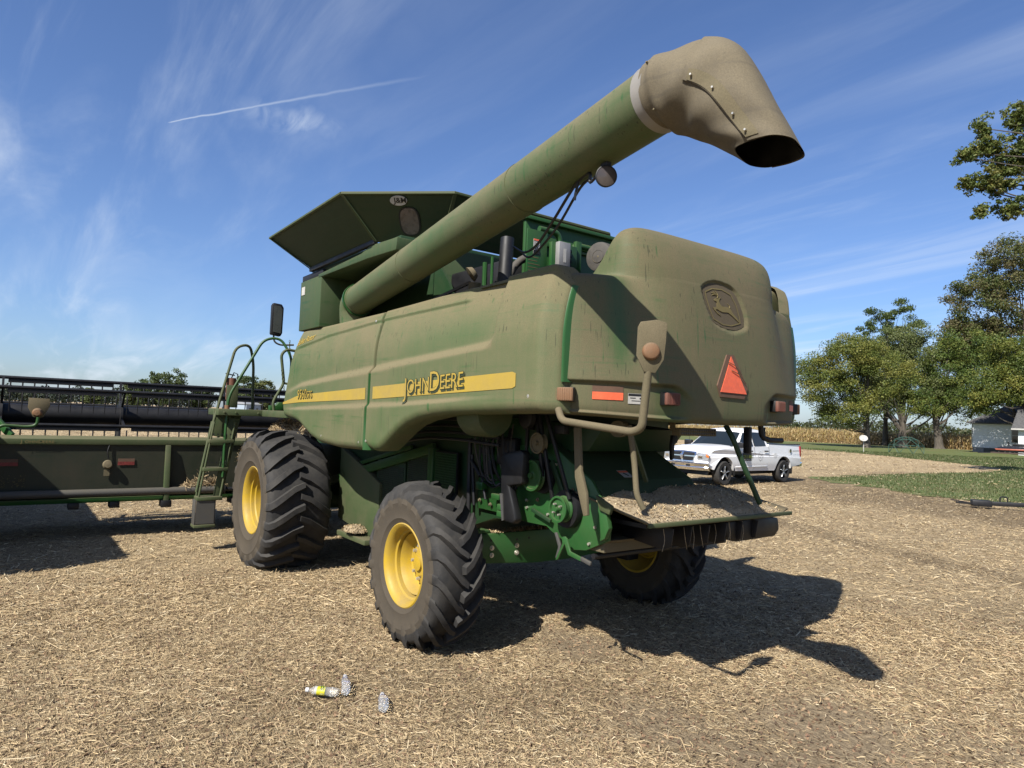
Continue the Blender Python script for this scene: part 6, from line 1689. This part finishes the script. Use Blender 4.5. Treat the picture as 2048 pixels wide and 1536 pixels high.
tube([(.42,.78,1.25), (.50,.80,1.85)], .006, 'aerial', MT['black'], TR, 5)
# signs on the driver's side
def side_sign(x0, x1, z0, z1, name, mat, off=.008, parent=TR):
    return MB().add([(x0, -wid(1.5, z0)-off, z0), (x1, -wid(1.5, z0)-off, z0), (x1, -wid(1.5, z1)-off, z1), (x0, -wid(1.5, z1)-off, z1)], [(0,1,2,3)]).build(name, mat, parent, smooth=0)
sg = side_sign(.98, 1.50, .80, 1.06, 'door_sign', MT['black'])
def truck_text(s_, x, z, size, mat, name, parent, bold=.004, off=.012, stretch=1.0):
    V2, F = text_poly(s_, size, bold)
    MB().add([(x+float(a)*stretch, -wid(1.5, z)-off, z+float(b)) for a, b in V2], F).build(name, mat, parent, smooth=0, fix=False)
truck_text('TRULAND', 1.005, .885, .155, plain('lime_print', (.30,.36,.05), .6), 'sign_lettering', sg, .002, stretch=.82)
truck_text('EQUIPMENT', 1.06, .82, .058, MT['white_label'], 'sign_lettering', sg, .001, stretch=1.15)
truck_text('5.7L', .76, .96, .075, MT['grey_steel'], 'engine_badge', TR, .002); truck_text('HEMI', .76, .90, .055, MT['black'], 'engine_badge', TR, .002); truck_text('4x4', .78, .85, .05, MT['black'], 'engine_badge', TR, .002)
em = MB()
for k in range(26):
    t = 2*math.pi*k/26
    if k % 3 == 2: continue
    em.add([(2.05+r_*math.cos(tt), -wid(1.5, .95)-.008, .95+r_*1.15*math.sin(tt)) for r_, tt in ((.125, t), (.14, t), (.14, t+.22), (.125, t+.22))], [(0,1,2,3)])
for a in (0.4, 1.5, 2.6, 3.7, 5.0): em.add([(2.05+.02*math.cos(a), -wid(1.5,.95)-.008, .95+.02*math.sin(a)), (2.05+.07*math.cos(a-.2), -wid(1.5,.95)-.008, .95+.07*math.sin(a-.2)), (2.05+.08*math.cos(a+.2), -wid(1.5,.95)-.008, .95+.08*math.sin(a+.2))], [(0,1,2)])
em.build('round_emblem', MT['grey_steel'], TR, smooth=0, fix=False)
rd = MB().add([(4.02+.065*math.cos(t), -wid(4.0, 1.15)-.008, 1.13+.075*math.sin(t)) for t in np.linspace(0, 2*math.pi, 20, endpoint=False)], [tuple(range(20))]).build('bed_badge', plain('badge_green', (.03,.07,.02), .5), TR, smooth=0)
MB().add([(4.02+.04*a, -wid(4.0, 1.15)-.011, 1.13+.05*b) for a, b in ((-.7,-.2), (.1,.1), (.3,.7), (.5,.2), (.9,-.6), (.2,-.3), (-.3,-.6))], [tuple(range(7))]).build('badge_deer', MT['decal'], rd, smooth=0)
truck_text('JOHN DEERE', 4.14, 1.105, .072, MT['grey_steel'], 'bed_lettering', TR, .001, .012, 1.05)
MB().add([(2.98+.09*math.cos(t), -wid(3.0, .98)-.006, .98+.09*math.sin(t)) for t in np.linspace(0, 2*math.pi, 20, endpoint=False)], [tuple(range(20))]).build('fuel_door', MT['white'], TR, smooth=0)

# ================================================================== house, yard and small things
m = Mat('white_clapboard'); z_ = m.n('ShaderNodeTexCoord'); sp = m.n('ShaderNodeSeparateXYZ'); m.l(z_.outputs['Object'], sp.inputs[0])
fr = m.math('FRACT', m.math('MULTIPLY', sp.outputs[2], 7.5)); nz = m.noise(m.coord(), 3, 5)
m.set(Base_Color=m.mix(m.rng(nz, .3, .7), (.52,.53,.54), (.60,.61,.61)), Roughness=.6); m.bump(fr, .5, .03)
MT['clap'] = m.m
m = Mat('roof_shingles'); nz = m.noise(m.coord((3, 3, 3)), 2, 5, .7)
m.set(Base_Color=m.mix(m.rng(nz, .3, .7), (.03,.03,.032), (.09,.088,.085)), Roughness=.9); m.bump(nz, .6, .03)
MT['shingle'] = m.m
HS_ = thing('farmhouse', 'small white clapboard house with dark hip roof at the right edge', 'house', (-27.6, 88.5, 0), R(6))
MB().box(0, 11, 0, 8, .55, 3.5).build('wall', MT['clap'], HS_)
MB().box(.05, 10.95, .05, 7.95, 0, .56).build('foundation', plain('grey_block', (.35,.34,.33), .9), HS_)
MB().add([(-.5,-.5,3.5), (11.5,-.5,3.5), (11.5,8.5,3.5), (-.5,8.5,3.5), (3.2,4,6.0), (7.8,4,6.0), (-.5,-.5,3.35), (11.5,-.5,3.35), (11.5,8.5,3.35), (-.5,8.5,3.35)], [(0,1,5,4), (1,2,5), (2,3,4,5), (3,0,4), (0,6,7,1), (1,7,8,2), (2,8,9,3), (3,9,6,0), (6,9,8,7)]).build('roof', MT['shingle'], HS_, smooth=0)
for x_ in (3.95, 7.6):
    wn = MB().box(x_-.08, x_+.88, -.06, .02, 1.25, 3.0).build('window', MT['white_label'], HS_)
    MB().box(x_, x_+.80, -.075, -.055, 2.16, 2.94).build('pane', MT['glass'], wn); MB().box(x_, x_+.80, -.075, -.055, 1.32, 2.08).build('pane', MT['glass'], wn)
for x_ in (-.03, 10.93): MB().box(x_, x_+.1, -.03, .07, .55, 3.5).build('corner_board', MT['white_label'], HS_)
MB().box(1.2, 3.2, -.12, -.0, .02, .5).build('cellar_hatch', MT['grey_steel'], HS_)
GA = thing('garage', 'white garage with grey shingle gable roof beside the house, cut by the frame', 'garage', (-21.3, 83.0, 0), R(6))
MB().box(0, 6, 0, 5, 0, 2.9).build('wall', MT['clap'], GA)
MB().add([(-.5,-.6,2.85), (6.5,-.6,2.85), (6.5,2.5,5.0), (-.5,2.5,5.0), (6.5,5.6,2.85), (-.5,5.6,2.85), (-.5,-.6,2.72), (6.5,-.6,2.72), (6.5,5.6,2.72), (-.5,5.6,2.72)], [(0,1,2,3), (3,2,4,5), (0,6,7,1), (5,4,8,9), (0,3,5,9,6), (1,7,8,4,2), (6,9,8,7)]).build('roof', MT['shingle'], GA, smooth=0)
MB().box(-.52, 6.52, -.63, -.60, 2.70, 2.86).build('fascia', MT['white_label'], GA)
MB().box(.9, 3.8, -.05, 0, 0, 2.3).build('garage_door', MT['white_label'], GA)
# satellite dish
SD = thing('satellite_dish', 'white satellite dish on a post in front of the leftmost trunk', 'satellite dish', (-26.0, 59.2, 0))
MB().cyl((0,0,0), (0,0,1.15), .035, n=8).build('post', MT['white_label'], SD)
MB().lathe([(0,0), (.14,.015), (.28,.06), (.36,.11), (.36,.10), (.28,.045), (0,-.012)], (0,-.05,1.25), (.35,-.55,.55), 24).build('dish', MT['white_label'], SD)
MB().bar((0,-.1,1.12), (.2,-.5,1.50), .02, .02).build('feed_arm', MT['grey_steel'], SD)
# climbing dome
DM = thing('climbing_dome', 'green tube climbing dome on the lawn in front of the trees', 'climbing frame', (-24.6, 64.5, 0))
grn = plain('green_tube', (.05,.12,.09), .6)
rings_ = [(1.55,0), (1.45,.75), (1.0,1.3), (.35,1.55)]; nr = 8; dp = []
for k, (rr_, zz_) in enumerate(rings_):
    dp.append([Vector((rr_*math.cos(2*math.pi*(i+.5*(k % 2))/nr), rr_*math.sin(2*math.pi*(i+.5*(k % 2))/nr), zz_)) for i in range(nr)])
for k in range(4):
    for i in range(nr):
        if k: MB().cyl(dp[k][i], dp[k][(i+1) % nr], .021, n=5).build('tube', grn, DM)
        if k < 3:
            j = i if k % 2 else (i-1) % nr
            MB().cyl(dp[k][i], dp[k+1][i], .021, n=5).build('tube', grn, DM)
            MB().cyl(dp[k][i], dp[k+1][(i+1) % nr if k % 2 else (i-1) % nr], .021, n=5).build('tube', grn, DM)
# watercraft on a low trailer
JS = thing('jet_ski_trailer', 'low dark trailer parked on the grass before the garage', 'trailer', (-17.8, 69.5, 0), R(8))
MB().box(-1.4, 3.6, -.6, .6, .38, .50).build('deck', plain('weathered_planks', (.10,.07,.05), .9), JS)
for s in (-1, 1): MB().lathe([(0,.1), (.2,.1), (.29,.08), (.29,-.08), (.2,-.1), (0,-.1)], (1.6, s*.72, .29), (0,s,0), 20).build('wheel', MT['rubber'], JS)
MB().bar((-1.4,0,.42), (-2.5,0,.36), .08, .08).build('tongue', MT['black_metal'], JS)
JK = thing('jet_ski', 'black and red jet ski sitting on the low trailer', 'jet ski', (-17.6, 69.5, .50), R(8))
MB().prism([(-1.35,.30), (-.9,.52), (0,.62), (1.3,.58), (1.4,.30), (1.2,.05), (-.9,.05)], 'y', -.5, .5).build('hull', plain('black_gelcoat', (.02,.02,.025), .2), JK, bevel=.12)
MB().prism([(-1.3,.33), (0,.34), (1.35,.36), (1.35,.22), (-1.2,.2)], 'y', -.53, .53).build('side_stripe', plain('coral_stripe', (.55,.16,.10), .4), JK, bevel=.03)
MB().box(.0, 1.2, -.2, .2, .60, .82).build('seat', MT['black'], JK, bevel=.08)
MB().bar((-.35,-.35,.95), (-.35,.35,.95), .05, .05).cyl((-.3,0,.55), (-.35,0,.95), .06, n=8).build('handlebar', MT['black'], JK)
# drawbar lying on the field edge
DBX = thing('drawbar', 'black trailer drawbar lying on the brown residue at right edge', 'drawbar', (-2.1, 16.9, 0), R(30))
MB().bar((.0,0,.14), (3.2,.15,.20), .10, .11).build('beam', MT['black_metal'], DBX, bevel=.01)
MB().bar((.0,.06,.10), (-.55,.0,.12), .05, .05).build('tongue', MT['black_metal'], DBX); MB().bar((.0,-.12,.10), (-.7,-.16,.20), .025, .025).build('bar', MT['black_metal'], DBX)
MB().box(-.2, .25, -.15, .15, .06, .22).build('coupler', MT['black_metal'], DBX, bevel=.02)
tube([(.45,0,.2), (.45,0,.34), (.62,.02,.34), (.62,.02,.2)], .018, 'loop_handle', MT['black_metal'], DBX, 6, .05)
# far sheds
for nm, lab, loc, sx_, sy_, hz_, colr in (('farm_shed', 'long pale shed with dark base on the far field edge', bearing(-15.13, 270), 6, 10, 3.0, (.55,.58,.62)), ('farmhouse', 'tiny white farmhouse on the horizon left of the big tree', bearing(-18.55, 262), 5.5, 5, 2.6, (.75,.75,.74)), ('farm_shed', 'pale blue shed seen under the ladder platform', bearing(-21.29, 225), 7, 8, 3.2, (.45,.55,.65))):
    T = thing(nm, lab, 'building', (*loc, 0), R(40))
    wm_ = plain(nm+'_wall', colr, .7)
    MB().box(-sx_/2, sx_/2, -sy_/2, sy_/2, 0, hz_).build('wall', wm_, T)
    MB().prism([(-sx_/2-.3,hz_), (sx_/2+.3,hz_), (0,hz_+1.5)], 'y', -sy_/2-.3, sy_/2+.3).build('roof', plain(nm+'_roof', (.40,.42,.45), .6), T, smooth=0)
    for k in (-.25, .25): MB().box(sx_/2, sx_/2+.03, sy_*k-.5, sy_*k+.5, .9, 2.0).build('window', MT['glass'], T)
    MB().box(-sx_/2-.03, sx_/2+.05, -sy_/2-.05, sy_/2+.05, 0, .5).build('base', plain(nm+'_base', (.10,.10,.10), .8), T)
# overhead wire
w0 = Vector((-140, 120, 8.4)); w1 = Vector((60, 128, 8.4))
tag(tube([w0.lerp(w1, k/20)+Vector((0,0,-.9*4*(k/20)*(1-k/20))) for k in range(21)], .03, 'overhead_wire', MT['black'], None, 4), 'thin overhead wire crossing the sky beyond the cornfield', 'wire')

# ------------------------------------------------------------------ plastic bottles on the straw
m = Mat('clear_pet')
m.set(Base_Color=(.93,.95,.96), Roughness=.12, IOR=1.2); m.b.inputs['Transmission Weight'].default_value = .85; m.b.inputs['Alpha'].default_value = .75
MT['pet'] = m.m
MT['cap'] = plain('white_cap', (.75,.75,.75), .5)
def bottle(label, loc, d, L, r_, capmat, ringmat, lab=False, squash=.85):
    d = Vector(d).normalized(); T = thing('plastic_bottle', label, 'bottle', loc, 0, 'plastic bottles lying on the straw')
    pr = [(.0,.0), (r_*.8,.0), (r_,.012)]
    for k in range(8):
        hh_ = .012+(L*.62)*(k+1)/8; pr.append((r_*(1.0 if k % 2 else .955), hh_))
    pr += [(r_*.98,L*.68), (r_*.8,L*.78), (r_*.5,L*.87), (.0135,L*.91), (.0135,L*.985), (.0,L*.985)]
    b = MB().lathe(pr, (0,0,0), d, 24)
    V = np.array(b.v); V += .0035*np.sin(V[:, [1,2,0]]*110); V[:, 2] *= squash; b.v = [tuple(q) for q in V]
    b.build('body', MT['pet'], T, smooth=60)
    c0 = d*(L*.93); c0.z *= squash
    MB().lathe([(.0,.022), (.014,.022), (.0155,.02), (.0155,0), (.0,0)], c0, d, 16).build('cap', capmat, T)
    if ringmat:
        rr_ = [(r_*.90+.002,L*.71), (r_*.78+.002,L*.78)]
        o = MB().lathe(rr_, (0,0,0), d, 24); V = np.array(o.v); V[:, 2] *= squash; o.v = [tuple(q) for q in V]; o.build('printed_ring', ringmat, T, smooth=60)
    if lab:
        for (a, b_, mt_) in ((.40, .66, plain('yellow_label', (.72,.66,.03), .5, var=.25, scale=60)), (.66, .74, MT['white_label'])):
            o = MB().lathe([(r_*1.03,L*a), (r_*1.03,L*b_)], (0,0,0), d, 24); V = np.array(o.v); V[:, 2] *= squash; o.v = [tuple(q) for q in V]; o.build('wrap_label', mt_, T, smooth=60)
        pg = MB(); u_ = Vector((0,0,1)); e_ = d.cross(u_).normalized(); g_ = e_.cross(d)
        for k in range(9):
            a_ = 1.1+.16*k; hh_ = L*random.uniform(.45, .5)
            for hh2 in (hh_, hh_+L*.07):
                c_ = d*hh2+(e_*math.cos(a_)+g_*math.sin(a_))*r_*1.045; c_.z *= squash
                pg.obox(c_, (.006, .006, .003), Matrix.Rotation(a_, 3, 'X'))
        pg.build('label_print', plain('green_print', (.06,.22,.04), .6), T)
    return T
def gz(x, y): return float(ground_h(np.array([x]), np.array([y]))[0])
bottle('clear plastic bottle with yellow wrap label and white cap', (.72,-2.36,gz(.72,-2.36)+.045), (-.22,-.30,.02), .215, .032, MT['cap'], None, True)
blue = plain('blue_print', (.12,.12,.28), .5)
bottle('clear unlabelled bottle lying against the yellow labelled bottle', (.745,-2.315,gz(.75,-2.32)+.045), (-.26,.10,.05), .205, .031, plain('clear_cap', (.6,.6,.62), .3), blue)
bottle('clear bottle lying alone, nearest to the camera', (1.13,-2.22,gz(1.13,-2.22)+.042), (-.28,.12,.02), .20, .033, plain('clear_cap', (.6,.6,.62), .3), blue)
